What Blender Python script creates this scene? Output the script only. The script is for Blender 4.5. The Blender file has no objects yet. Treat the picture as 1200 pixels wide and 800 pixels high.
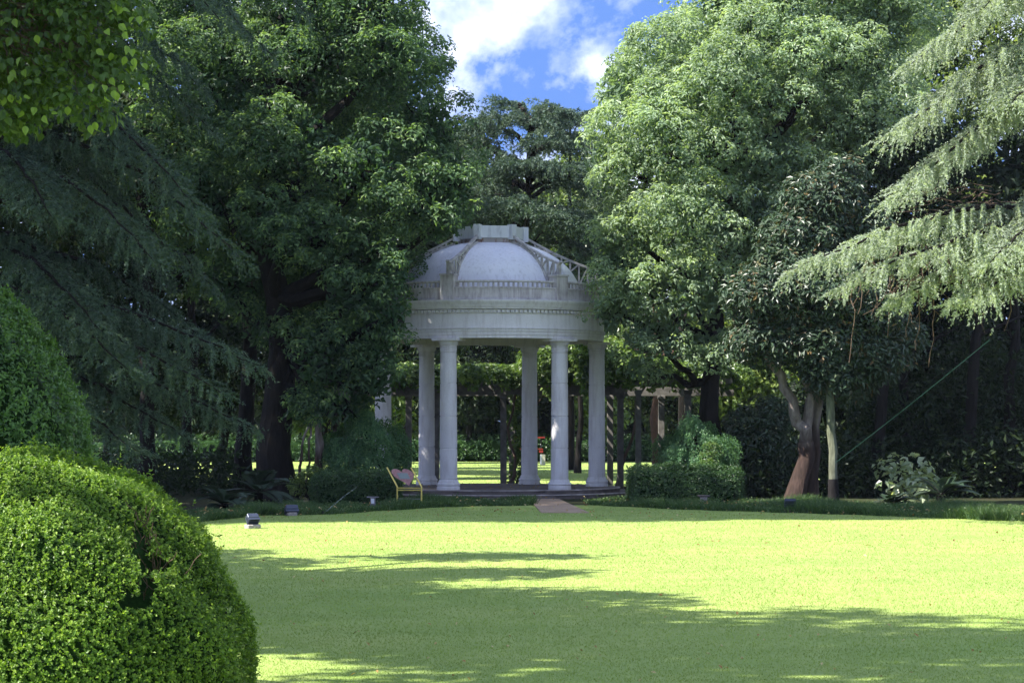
import bpy, bmesh, math, random
import numpy as np
from mathutils import Vector, Matrix

# ------------------------------------------------------------------ camera, world, sun
sc = bpy.context.scene
col = sc.collection
F, HZ, EYE = 2700.0, 496.0, 1.95          # focal length and horizon in photo pixels, eye height in metres
cd = bpy.data.cameras.new('camera'); cam = bpy.data.objects.new('camera', cd); col.objects.link(cam)
cd.sensor_width = 36; cd.lens = F / 1200 * 36; cd.shift_y = (HZ - 400) / 1200
cd.clip_start = .2; cd.clip_end = 2000
cam.location = (0, 0, EYE); cam.rotation_euler = (math.radians(90), 0, 0)
sc.camera = cam

SUN_EL, SUN_AL = math.radians(50), math.radians(22)   # height; angle towards the camera from due left
travel = Vector((math.cos(SUN_AL) * math.cos(SUN_EL), math.sin(SUN_AL) * math.cos(SUN_EL), -math.sin(SUN_EL)))
sd = bpy.data.lights.new('sun', 'SUN'); sun = bpy.data.objects.new('sun', sd); col.objects.link(sun)
sd.energy = 3.6; sd.angle = math.radians(.5); sd.color = (1, .955, .87)
sun.rotation_euler = travel.to_track_quat('-Z', 'Y').to_euler(); sun.location = (-40, -10, 60)

w = bpy.data.worlds.new('World'); sc.world = w; w.use_nodes = True
nt = w.node_tree; nt.nodes.clear()
N = lambda t, **k: _n(nt, t, **k)
def _n(tree, t, **k):
    n = tree.nodes.new(t)
    for a, b in k.items(): setattr(n, a, b)
    return n
out = N('ShaderNodeOutputWorld'); bg = N('ShaderNodeBackground'); sky = N('ShaderNodeTexSky', sky_type='NISHITA')
sky.sun_disc = False; sky.sun_elevation = SUN_EL
sky.sun_rotation = math.atan2(-travel.x, -travel.y) % (2 * math.pi)
sky.air_density = 1.0; sky.dust_density = .3; sky.ozone_density = 3.0
tc = N('ShaderNodeTexCoord')
lift = N('ShaderNodeVectorMath', operation='ADD'); lift.inputs[1].default_value = (0, 0, .9)
nt.links.new(tc.outputs['Generated'], lift.inputs[0])
nrm = N('ShaderNodeVectorMath', operation='NORMALIZE'); nt.links.new(lift.outputs[0], nrm.inputs[0])
nt.links.new(nrm.outputs[0], sky.inputs[0])
mp = N('ShaderNodeMapping'); mp.inputs['Location'].default_value = (3.1, 0, 1.3); mp.inputs['Scale'].default_value = (1, 1, 1.15)
nt.links.new(tc.outputs['Generated'], mp.inputs[0])
cn = N('ShaderNodeTexNoise'); cn.inputs['Scale'].default_value = 15; cn.inputs['Detail'].default_value = 9
cn.inputs['Roughness'].default_value = .58; cn.inputs['Distortion'].default_value = .12
nt.links.new(mp.outputs[0], cn.inputs[0])
cr = N('ShaderNodeValToRGB'); cr.color_ramp.elements[0].position = .43; cr.color_ramp.elements[1].position = .78
nt.links.new(cn.outputs[0], cr.inputs[0])
mx = N('ShaderNodeMix', data_type='RGBA')
cn2 = N('ShaderNodeTexNoise'); cn2.inputs['Scale'].default_value = 34; cn2.inputs['Detail'].default_value = 6; nt.links.new(mp.outputs[0], cn2.inputs[0])
cr2 = N('ShaderNodeValToRGB'); cr2.color_ramp.elements[0].position = .35; cr2.color_ramp.elements[1].position = .68
cr2.color_ramp.elements[0].color = (3.0, 3.15, 3.6, 1); cr2.color_ramp.elements[1].color = (6.5, 6.45, 6.5, 1)
nt.links.new(cn2.outputs[0], cr2.inputs[0]); nt.links.new(cr2.outputs[0], mx.inputs['B'])
nt.links.new(cr.outputs[0], mx.inputs['Factor'])
sat = N('ShaderNodeMix', data_type='RGBA', blend_type='MULTIPLY'); sat.inputs['Factor'].default_value = 1
sat.inputs['B'].default_value = (.40, .47, .62, 1)
nt.links.new(sky.outputs[0], sat.inputs['A']); nt.links.new(sat.outputs['Result'], mx.inputs['A'])
nt.links.new(mx.outputs['Result'], bg.inputs[0]); bg.inputs[1].default_value = .15
nt.links.new(bg.outputs[0], out.inputs[0])

vs = sc.view_settings; vs.view_transform = 'Standard'; vs.look = 'None'; vs.exposure = 2.0; vs.gamma = 1; vs.use_curve_mapping = False
sc.render.engine = 'CYCLES'
cy = sc.cycles; cy.max_bounces = 7; cy.diffuse_bounces = 4; cy.glossy_bounces = 2; cy.transmission_bounces = 4
cy.transparent_max_bounces = 4; cy.use_denoising = True; cy.caustics_reflective = False; cy.caustics_refractive = False
cy.sample_clamp_indirect = 6

# ------------------------------------------------------------------ helpers
def P(px, py, d): return np.array([(px - 600) / F * d, d, EYE + (HZ - py) / F * d])
def G(px, d, z=0.0): return np.array([(px - 600) / F * d, d, z])
def tag(o, label=None, cat=None, group=None, kind=None):
    for k, v in (('label', label), ('category', cat), ('group', group), ('kind', kind)):
        if v: o[k] = v
    return o
def empty(name, loc, rz=0, **k):
    o = bpy.data.objects.new(name, None); col.objects.link(o); o.location = tuple(float(a) for a in loc); o.rotation_euler[2] = rz
    o.empty_display_size = .2
    return tag(o, **k)
def link(name, me, mat=None, parent=None, local=False):
    o = bpy.data.objects.new(name, me); col.objects.link(o)
    if mat and not me.materials: me.materials.append(mat)
    if parent is not None:
        o.parent = parent
        if not local:      # mesh written in world coordinates: cancel the parent's place (parents are unrotated then)
            loc = Vector((0, 0, 0)); p = parent
            while p: loc += p.location; p = p.parent
            o.location = -loc
    return o
def mesh(name, V, Fc, smooth=False, tint=None):
    """V (n,3), Fc (m,k) equal sized faces, tint (m,) per face"""
    V = np.asarray(V, np.float32); Fc = np.asarray(Fc, np.int32); k = Fc.shape[1]
    me = bpy.data.meshes.new(name)
    me.vertices.add(len(V)); me.vertices.foreach_set('co', V.ravel())
    me.loops.add(Fc.size); me.loops.foreach_set('vertex_index', Fc.ravel())
    me.polygons.add(len(Fc)); me.polygons.foreach_set('loop_start', np.arange(0, Fc.size, k, dtype=np.int32))
    me.polygons.foreach_set('use_smooth', np.full(len(Fc), smooth, bool))
    if tint is not None:
        a = me.attributes.new('tint', 'FLOAT', 'FACE'); a.data.foreach_set('value', np.asarray(tint, np.float32))
    me.update(calc_edges=True)
    return me
class MB:
    """collects quads of boxes, tubes and lathes"""
    def __init__(s): s.v = []; s.f = []; s.n = 0
    def add(s, V, Q):
        s.v.append(np.asarray(V, float)); s.f.append(np.asarray(Q, int) + s.n); s.n += len(V); return s
    def box(s, c, size, rz=0, R=None):
        x, y, z = np.array(size) / 2
        V = np.array([(a * x, b * y, e * z) for e in (-1, 1) for a, b in ((-1, -1), (1, -1), (1, 1), (-1, 1))])
        if R is None: cs, sn = math.cos(rz), math.sin(rz); R = np.array([[cs, -sn, 0], [sn, cs, 0], [0, 0, 1]])
        return s.add(V @ np.asarray(R).T + np.array(c), [(0, 3, 2, 1), (4, 5, 6, 7), (0, 1, 5, 4), (1, 2, 6, 5), (2, 3, 7, 6), (3, 0, 4, 7)])
    def bar(s, a, b, w, h=None):
        a, b = np.array(a, float), np.array(b, float); d = b - a; L = np.linalg.norm(d); d /= L
        up = np.array([0, 0, 1.]) if abs(d[2]) < .95 else np.array([0, 1., 0])
        x = np.cross(d, up); x /= np.linalg.norm(x); u = np.cross(x, d)
        return s.box((a + b) / 2, (w, L, h or w), R=np.stack([x, d, u], 1))
    def tube(s, pts, rad, sides=8, wob=0, rng=None, cap=True):
        pts = np.array(pts, float); n = len(pts); rad = np.broadcast_to(np.array(rad, float), (n,))
        T = np.gradient(pts, axis=0); T /= np.linalg.norm(T, axis=1)[:, None]
        ref = np.array([0, 1., 0]) if abs(T[0][1]) < .8 else np.array([1., 0, 0])
        ang = np.linspace(0, 2 * math.pi, sides, endpoint=False); V = []
        ph = (rng or np.random.default_rng(1)).uniform(0, 6.28, 3)
        for i in range(n):
            x = np.cross(T[i], ref); x /= np.linalg.norm(x); y = np.cross(T[i], x)
            r = rad[i] * (1 + wob * (np.sin(2 * ang + ph[0] + i * .5) * .5 + np.sin(3 * ang + ph[1] - i * .8) * .5 + .4 * np.sin(5 * ang + ph[2] + i)))
            V.append(pts[i] + r[:, None] * (np.cos(ang)[:, None] * x + np.sin(ang)[:, None] * y))
        V = np.concatenate(V); Q = []
        for i in range(n - 1):
            for j in range(sides):
                k = (j + 1) % sides; Q.append((i * sides + j, i * sides + k, (i + 1) * sides + k, (i + 1) * sides + j))
        if cap:
            for base, rev in ((0, 0), ((n - 1) * sides, 1)):
                for j in range(1, sides - 1, 2):
                    q = (base, base + j, base + j + 1, base + min(j + 2, sides - 1))
                    if q[2] != q[3]: Q.append(q if rev else q[::-1])
        return s.add(V, Q)
    def lathe(s, prof, seg=48, c=(0, 0, 0), a0=0, closed=True, arc=2 * math.pi):
        full = abs(arc - 2 * math.pi) < 1e-6; m = seg if full else seg + 1
        ang = a0 + np.arange(m) * arc / seg; pr = np.array(prof, float); k = len(pr)
        V = np.stack([np.outer(np.cos(ang), pr[:, 0]), np.outer(np.sin(ang), pr[:, 0]), np.broadcast_to(pr[:, 1], (m, k))], 2).reshape(-1, 3) + np.array(c)
        Q = []
        for i in range(seg):
            a, b = i * k, ((i + 1) % m) * k
            for j in range(k if closed else k - 1):
                j2 = (j + 1) % k; Q.append((a + j, b + j, b + j2, a + j2))
        return s.add(V, Q)
    def me(s, name, smooth=False):
        return mesh(name, np.concatenate(s.v), np.concatenate(s.f), smooth)
    def build(s, name, mat, parent=None, smooth=False, bevel=0, local=False):
        o = link(name, s.me(name, smooth), mat, parent, local)
        if bevel:
            b = o.modifiers.new('bevel', 'BEVEL'); b.width = bevel; b.segments = 1; b.limit_method = 'ANGLE'
        if smooth:
            try: o.data.set_sharp_from_angle(angle=math.radians(38))
            except Exception: pass
        return o
def copy_obj(o, parent, **k):
    c = o.copy(); col.objects.link(c); c.parent = parent; tag(c, **k); return c

# ------------------------------------------------------------------ materials
M = {}
def mat(name):
    m = bpy.data.materials.new(name); m.use_nodes = True; m.node_tree.nodes.clear(); M[name] = m; return m, m.node_tree
def ramp(t, src, stops):
    r = _n(t, 'ShaderNodeValToRGB'); e = r.color_ramp.elements
    while len(e) < len(stops): e.new(.5)
    for i, (p, c) in enumerate(stops): e[i].position = p; e[i].color = (*c, 1)
    t.links.new(src, r.inputs[0]); return r.outputs[0]
def noise(t, scale, detail=4, rough=.55, vec=None, sc3=None, obj=False):
    tcx = _n(t, 'ShaderNodeTexCoord') if obj else _n(t, 'ShaderNodeNewGeometry'); o = tcx.outputs['Object' if obj else 'Position']
    if sc3:
        mp = _n(t, 'ShaderNodeMapping'); mp.inputs['Scale'].default_value = sc3; t.links.new(o, mp.inputs[0]); o = mp.outputs[0]
    n = _n(t, 'ShaderNodeTexNoise'); n.inputs['Scale'].default_value = scale; n.inputs['Detail'].default_value = detail
    n.inputs['Roughness'].default_value = rough; t.links.new(o, n.inputs[0]); return n.outputs[0]
def mixc(t, f, a, b, mode='MIX'):
    m = _n(t, 'ShaderNodeMix', data_type='RGBA', blend_type=mode)
    for s, v in (('Factor', f), ('A', a), ('B', b)):
        if isinstance(v, (int, float)): m.inputs[s].default_value = v
        elif isinstance(v, tuple): m.inputs[s].default_value = (*v, 1)
        else: t.links.new(v, m.inputs[s])
    return m.outputs['Result']
def bump(t, src, strength, dist):
    b = _n(t, 'ShaderNodeBump'); b.inputs['Strength'].default_value = strength; b.inputs['Distance'].default_value = dist
    t.links.new(src, b.inputs['Height']); return b.outputs[0]
def principled(t, color, rough=.6, spec=.4, metal=0, nrm=None):
    p = _n(t, 'ShaderNodeBsdfPrincipled'); o = _n(t, 'ShaderNodeOutputMaterial'); t.links.new(p.outputs[0], o.inputs[0])
    if isinstance(color, tuple): p.inputs['Base Color'].default_value = (*color, 1)
    else: t.links.new(color, p.inputs['Base Color'])
    if isinstance(rough, (int, float)): p.inputs['Roughness'].default_value = rough
    else: t.links.new(rough, p.inputs['Roughness'])
    p.inputs['Specular IOR Level'].default_value = spec; p.inputs['Metallic'].default_value = metal
    if nrm: t.links.new(nrm, p.inputs['Normal'])
    return p, o
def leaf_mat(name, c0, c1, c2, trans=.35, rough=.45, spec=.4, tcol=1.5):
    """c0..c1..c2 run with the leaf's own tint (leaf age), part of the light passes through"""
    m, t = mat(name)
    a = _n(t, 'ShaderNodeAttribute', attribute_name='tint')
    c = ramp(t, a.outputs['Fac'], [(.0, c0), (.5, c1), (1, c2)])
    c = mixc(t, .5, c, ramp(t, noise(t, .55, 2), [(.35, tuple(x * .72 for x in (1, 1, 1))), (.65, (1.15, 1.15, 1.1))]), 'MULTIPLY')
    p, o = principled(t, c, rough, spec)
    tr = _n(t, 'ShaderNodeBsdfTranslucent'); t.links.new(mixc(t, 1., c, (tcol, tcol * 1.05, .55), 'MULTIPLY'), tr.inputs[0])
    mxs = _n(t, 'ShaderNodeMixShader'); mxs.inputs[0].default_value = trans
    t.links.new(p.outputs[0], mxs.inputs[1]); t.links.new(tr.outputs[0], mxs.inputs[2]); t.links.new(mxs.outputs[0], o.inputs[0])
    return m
def plain(name, c, rough=.5, spec=.4, metal=0, var=.15, scale=8, bm=0):
    m, t = mat(name); n = noise(t, scale, 5)
    cc = mixc(t, 1., c, ramp(t, n, [(.3, (1 - var,) * 3), (.7, (1 + var * .6,) * 3)]), 'MULTIPLY')
    principled(t, cc, rough, spec, metal, bump(t, n, .4, bm) if bm else None); return m

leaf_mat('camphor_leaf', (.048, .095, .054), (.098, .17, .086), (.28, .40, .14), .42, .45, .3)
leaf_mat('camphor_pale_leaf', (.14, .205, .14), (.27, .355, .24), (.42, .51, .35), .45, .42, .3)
leaf_mat('magnolia_leaf', (.035, .062, .036), (.05, .085, .045), (.17, .11, .045), .12, .4, .45)
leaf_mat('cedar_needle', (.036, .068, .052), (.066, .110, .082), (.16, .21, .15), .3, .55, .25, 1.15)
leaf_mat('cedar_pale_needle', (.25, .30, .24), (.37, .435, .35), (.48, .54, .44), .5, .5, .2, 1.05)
leaf_mat('box_leaf', (.06, .125, .02), (.115, .21, .03), (.26, .37, .055), .4, .42, .3)
leaf_mat('dark_box_leaf', (.06, .13, .04), (.10, .20, .055), (.18, .31, .08), .3, .38, .4)
leaf_mat('tallow_leaf', (.045, .08, .028), (.07, .125, .035), (.20, .30, .06), .45, .4, .35)
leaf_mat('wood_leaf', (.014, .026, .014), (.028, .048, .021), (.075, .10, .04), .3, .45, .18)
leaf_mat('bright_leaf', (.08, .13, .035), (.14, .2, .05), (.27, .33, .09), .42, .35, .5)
leaf_mat('sunlit_big_leaf', (.20, .26, .15), (.32, .38, .23), (.5, .54, .38), .35, .3, .6)  # pale tones put a patch of sun into the leaf colour
leaf_mat('hedge_leaf', (.03, .07, .028), (.046, .10, .034), (.08, .15, .045), .25, .4, .45)
leaf_mat('weeping_leaf', (.07, .155, .075), (.11, .22, .10), (.17, .30, .13), .4, .45, .35)
leaf_mat('vine_leaf', (.045, .085, .025), (.08, .14, .035), (.19, .27, .07), .35, .4, .4)
leaf_mat('grass_blade', (.22, .31, .07), (.28, .37, .095), (.38, .45, .16), .35, .6, .08, 1.1)
leaf_mat('mondo_blade', (.04, .085, .03), (.065, .125, .04), (.14, .20, .07), .3, .45, .3)
leaf_mat('cycad_leaf', (.025, .048, .03), (.04, .07, .04), (.07, .11, .055), .2, .4, .3)
leaf_mat('dry_leaf', (.28, .15, .06), (.42, .28, .10), (.6, .5, .26), .2, .6, .2, 1.)
leaf_mat('red_leaf', (.3, .05, .03), (.45, .08, .04), (.5, .15, .06), .3, .5, .3, 1.)

def bark(name, c0, c1, c2=None, s=(7, 7, 1.6)):
    m, t = mat(name); n = noise(t, 1.6, 8, .65, sc3=s); n2 = noise(t, .9, 3)
    c = ramp(t, n, [(.3, c0), (.62, c1)])
    if c2:      # second tone higher up; red_bark's pale one paints sun on the limbs
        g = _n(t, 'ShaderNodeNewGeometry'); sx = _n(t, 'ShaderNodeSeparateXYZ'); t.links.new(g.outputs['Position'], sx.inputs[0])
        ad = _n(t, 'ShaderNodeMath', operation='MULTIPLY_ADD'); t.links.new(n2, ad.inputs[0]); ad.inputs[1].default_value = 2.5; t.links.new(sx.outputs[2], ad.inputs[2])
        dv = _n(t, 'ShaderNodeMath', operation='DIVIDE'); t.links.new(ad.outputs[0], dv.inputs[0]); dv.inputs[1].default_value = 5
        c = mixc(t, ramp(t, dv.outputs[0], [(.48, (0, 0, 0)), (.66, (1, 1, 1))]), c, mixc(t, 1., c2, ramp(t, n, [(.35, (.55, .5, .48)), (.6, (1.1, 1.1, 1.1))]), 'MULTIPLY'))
    principled(t, c, .85, .2, 0, bump(t, n, .9, .05)); return m
bark('dark_bark', (.005, .0045, .004), (.015, .012, .010))
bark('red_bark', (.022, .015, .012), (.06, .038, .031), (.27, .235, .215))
bark('rust_bark', (.05, .027, .02), (.15, .08, .058))
bark('lichen_bark', (.08, .085, .055), (.19, .2, .14), (.13, .15, .09))
bark('twig_bark', (.06, .04, .03), (.16, .11, .085))

m, t = mat('white_stone')
n1 = noise(t, 1.1, 6, .6); n2 = noise(t, 5, 6, .6, sc3=(1.6, 1.6, .22)); n3 = noise(t, 30, 4)
c = ramp(t, n1, [(.3, (.72, .695, .70)), (.7, (.82, .795, .80))])
c = mixc(t, .55, c, ramp(t, n2, [(.32, (.66, .62, .6)), (.52, (1, 1, 1))]), 'MULTIPLY')
c = mixc(t, .35, c, ramp(t, n3, [(.3, (.8, .8, .8)), (.7, (1.05, 1.05, 1.05))]), 'MULTIPLY')
principled(t, c, .75, .3, 0, bump(t, n3, .25, .01))
m, t = mat('stained_stone')
n1 = noise(t, 1.6, 6, .65); n2 = noise(t, 6, 6, .65, sc3=(1.8, 1.8, .3)); n3 = noise(t, 26, 4)
c = ramp(t, n1, [(.3, (.45, .42, .41)), (.68, (.70, .665, .65))])
c = mixc(t, .8, c, ramp(t, n2, [(.3, (.5, .44, .45)), (.55, (1, 1, 1))]), 'MULTIPLY')
principled(t, c, .85, .2, 0, bump(t, n3, .4, .012))
m, t = mat('floor_stone')
n1 = noise(t, 1.3, 7, .7); n3 = noise(t, 22, 5)
c = ramp(t, n1, [(.3, (.08, .068, .065)), (.62, (.20, .17, .155)), (.8, (.33, .29, .27))])
principled(t, c, .85, .2, 0, bump(t, n3, .5, .015))
plain('nosing_stone', (.42, .37, .35), .8, .25, var=.45, scale=5, bm=.01)
m, t = mat('dome_metal')
n1 = noise(t, 1.2, 5, .6); n2 = noise(t, 7, 6, .65, sc3=(2, 2, .35)); n3 = noise(t, .7, 2)
c = ramp(t, n1, [(.3, (.72, .72, .80)), (.7, (.84, .84, .90))])
c = mixc(t, .6, c, ramp(t, n2, [(.28, (.62, .6, .6)), (.5, (1, 1, 1))]), 'MULTIPLY')
principled(t, c, .5, .4, 0, bump(t, n2, .15, .01))
m, t = mat('lantern_metal')
n2 = noise(t, 4, 6, .7, sc3=(2, 2, .5))
c = ramp(t, n2, [(.3, (.42, .42, .45)), (.5, (.66, .67, .7))])
principled(t, c, .5, .4)
m, t = mat('rusty_metal')
n2 = noise(t, 6, 6, .7, sc3=(2, 2, .6)); c = ramp(t, n2, [(.38, (.2, .09, .06)), (.52, (.42, .38, .38))])
principled(t, c, .7, .3)
plain('rib_paint', (.50, .47, .45), .7, .3, var=.4, scale=7)
plain('pergola_wood', (.15, .14, .128), .85, .2, var=.4, scale=6, bm=.01)
plain('pergola_pale', (.17, .165, .145), .85, .2, var=.35, scale=6, bm=.01)
plain('brass', (.62, .50, .12), .35, .5, .35, var=.15)
plain('heart_pink', (.42, .21, .20), .45, .4, var=.25, scale=20)
plain('plaque_grey', (.24, .28, .27), .4, .5, var=.12, scale=40)
plain('navy_metal', (.045, .055, .085), .4, .5, .3, var=.2)
plain('lamp_glass', (.10, .12, .15), .15, .6)
plain('brick_base', (.33, .22, .18), .9, .2, var=.4, scale=25, bm=.01)
plain('grey_block', (.34, .30, .28), .9, .2, var=.35, scale=25, bm=.01)
plain('white_paint', (.75, .76, .8), .4, .4)
plain('grey_metal', (.22, .2, .22), .5, .4)
plain('red_paint', (.22, .018, .018), .4, .5)
plain('cream_paint', (.5, .48, .36), .6, .3)
plain('green_rope', (.02, .075, .05), .5, .4)
plain('black_rubber', (.02, .02, .02), .6, .3)
plain('dark_wrap', (.018, .016, .016), .9, .1, var=.3)
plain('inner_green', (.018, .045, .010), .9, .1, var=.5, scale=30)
plain('petal_white', (.72, .72, .6), .6, .3)
m, t = mat('path_stone')
n1 = noise(t, 2.5, 6, .65); n3 = noise(t, 30, 4)
principled(t, mixc(t, .5, ramp(t, n1, [(.3, (.30, .21, .14)), (.7, (.46, .34, .24))]), ramp(t, n3, [(.3, (.7, .7, .7)), (.7, (1.1, 1.1, 1.1))]), 'MULTIPLY'), .9, .2, 0, bump(t, n3, .4, .01))
m, t = mat('water'); tb = _n(t, 'ShaderNodeBsdfTransparent'); db = _n(t, 'ShaderNodeBsdfDiffuse'); db.inputs[0].default_value = (.75, .8, .85, 1)
mxs = _n(t, 'ShaderNodeMixShader'); mxs.inputs[0].default_value = .10; o = _n(t, 'ShaderNodeOutputMaterial')
t.links.new(tb.outputs[0], mxs.inputs[1]); t.links.new(db.outputs[0], mxs.inputs[2]); t.links.new(mxs.outputs[0], o.inputs[0])
m, t = mat('soil')
n1 = noise(t, .35, 8, .7); n3 = noise(t, 9, 6, .7)
c = mixc(t, .7, ramp(t, n1, [(.35, (.030, .024, .016)), (.55, (.04, .05, .022)), (.7, (.06, .05, .035))]), ramp(t, n3, [(.3, (.5, .5, .5)), (.7, (1.4, 1.35, 1.2))]), 'MULTIPLY')
principled(t, c, .95, .1, 0, bump(t, n3, .8, .05))
m, t = mat('lawn_turf')
n0 = noise(t, .12, 3, .5); n1 = noise(t, .9, 6, .6); n3 = noise(t, 34, 6, .75, sc3=(1, .6, 1)); n4 = noise(t, 90, 3, .7)
c = ramp(t, n1, [(.3, (.235, .315, .088)), (.7, (.295, .365, .115))])
c = mixc(t, .4, c, ramp(t, n0, [(.35, (.85, .95, .9)), (.65, (1.1, 1.04, 1.0))]), 'MULTIPLY')
c = mixc(t, .42, c, ramp(t, n3, [(.32, (.72, .78, .66)), (.66, (1.14, 1.1, 1.16))]), 'MULTIPLY')
c = mixc(t, .35, c, ramp(t, n4, [(.3, (.7, .72, .65)), (.7, (1.15, 1.12, 1.2))]), 'MULTIPLY')
n5 = noise(t, .33, 5, .65); n6 = noise(t, 2.6, 5, .7)
c = mixc(t, .55, c, ramp(t, n5, [(.34, (.84, .93, .78)), (.5, (1, 1, 1)), (.68, (1.12, 1.04, 1.02))]), 'MULTIPLY')
c = mixc(t, .35, c, ramp(t, n6, [(.3, (.78, .86, .72)), (.6, (1.06, 1.03, 1.05))]), 'MULTIPLY')
principled(t, c, .9, .06, 0, bump(t, n3, .3, .02))

# ------------------------------------------------------------------ foliage builders
def unit(a): return a / np.maximum(np.linalg.norm(a, axis=-1, keepdims=True), 1e-9)
def leaf_arrays(rng, pos, nrm, d, L, Wd, fold=.25):
    n = len(pos); nrm = unit(nrm); d = d - nrm * np.sum(d * nrm, 1, keepdims=True); d = unit(d); s = np.cross(nrm, d)
    L = np.broadcast_to(np.asarray(L, float), (n,))[:, None]; Wd = np.broadcast_to(np.asarray(Wd, float), (n,))[:, None]
    mid = pos + d * L * .45 + nrm * Wd * fold
    V = np.stack([pos, mid - s * Wd * .5, pos + d * L - nrm * L * .08, mid + s * Wd * .5], 1).reshape(-1, 3)
    b = np.arange(n)[:, None] * 4
    T = np.concatenate([b + np.array([[0, 2, 1]]), b + np.array([[0, 3, 2]])], 1).reshape(-1, 3)
    return V, T
def round_arrays(rng, pos, nrm, d, L, W, curl=.15):
    n = len(pos); nrm = unit(nrm); d = unit(d - nrm * np.sum(d * nrm, 1, keepdims=True)); s = np.cross(nrm, d); L = np.broadcast_to(np.asarray(L, float), (n,))[:, None]; W = np.broadcast_to(np.asarray(W, float), (n,))[:, None]
    prof = [(0, 0), (.12, .32), (.34, .5), (.6, .40), (.82, .17), (1, 0)]; mids = [(.3, 0), (.62, 0)]
    pts = [pos + d * L * a + s * W * b + nrm * W * (.22 * abs(b) * 2) - nrm * L * curl * a * a for a, b in prof]
    pts += [pos + d * L * a - s * W * b + nrm * W * (.22 * abs(b) * 2) - nrm * L * curl * a * a for a, b in prof[1:5]]
    pts += [pos + d * L * a - nrm * L * curl * a * a for a, _ in mids]
    V = np.stack(pts, 1).reshape(-1, 3)
    F_ = [(0, 1, 10), (1, 2, 10), (2, 3, 11), (2, 11, 10), (3, 4, 11), (4, 5, 11), (0, 10, 6), (6, 10, 7), (7, 11, 8), (7, 10, 11), (8, 11, 9), (9, 11, 5)]
    return V, (np.arange(n)[:, None, None] * 12 + np.array(F_)[None]).reshape(-1, 3)
class Leaves:
    def __init__(s): s.V = []; s.T = []; s.t = []; s.n = 0
    def put(s, V, T, tint):
        s.V.append(V); s.T.append(T + s.n); s.n += len(V); s.t.append(tint)
    def leaves(s, rng, pos, nrm, d, L, W, tint, fold=.25):
        V, T = leaf_arrays(rng, pos, nrm, d, L, W, fold); s.put(V, T, np.repeat(tint, 2))
    def rounds(s, rng, pos, nrm, d, L, W, tint):
        V, T = round_arrays(rng, pos, nrm, d, L, W); s.put(V, T, np.repeat(tint, 12))
    def blades(s, rng, base, tip, w, tint):
        """one thin triangle from base to tip"""
        d = unit(tip - base); side = unit(np.cross(d, rng.normal(size=d.shape))); w = np.broadcast_to(np.asarray(w, float), (len(base),))[:, None]
        V = np.stack([base - side * w / 2, base + side * w / 2, tip], 1).reshape(-1, 3)
        s.put(V, np.arange(len(base) * 3).reshape(-1, 3), tint)
    def build(s, name, m, parent=None, kind=None):
        me = mesh(name, np.concatenate(s.V), np.concatenate(s.T), False, np.clip(np.concatenate(s.t), 0, 1))
        return tag(link(name, me, M[m], parent), kind=kind)
TRI = [0]
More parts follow.
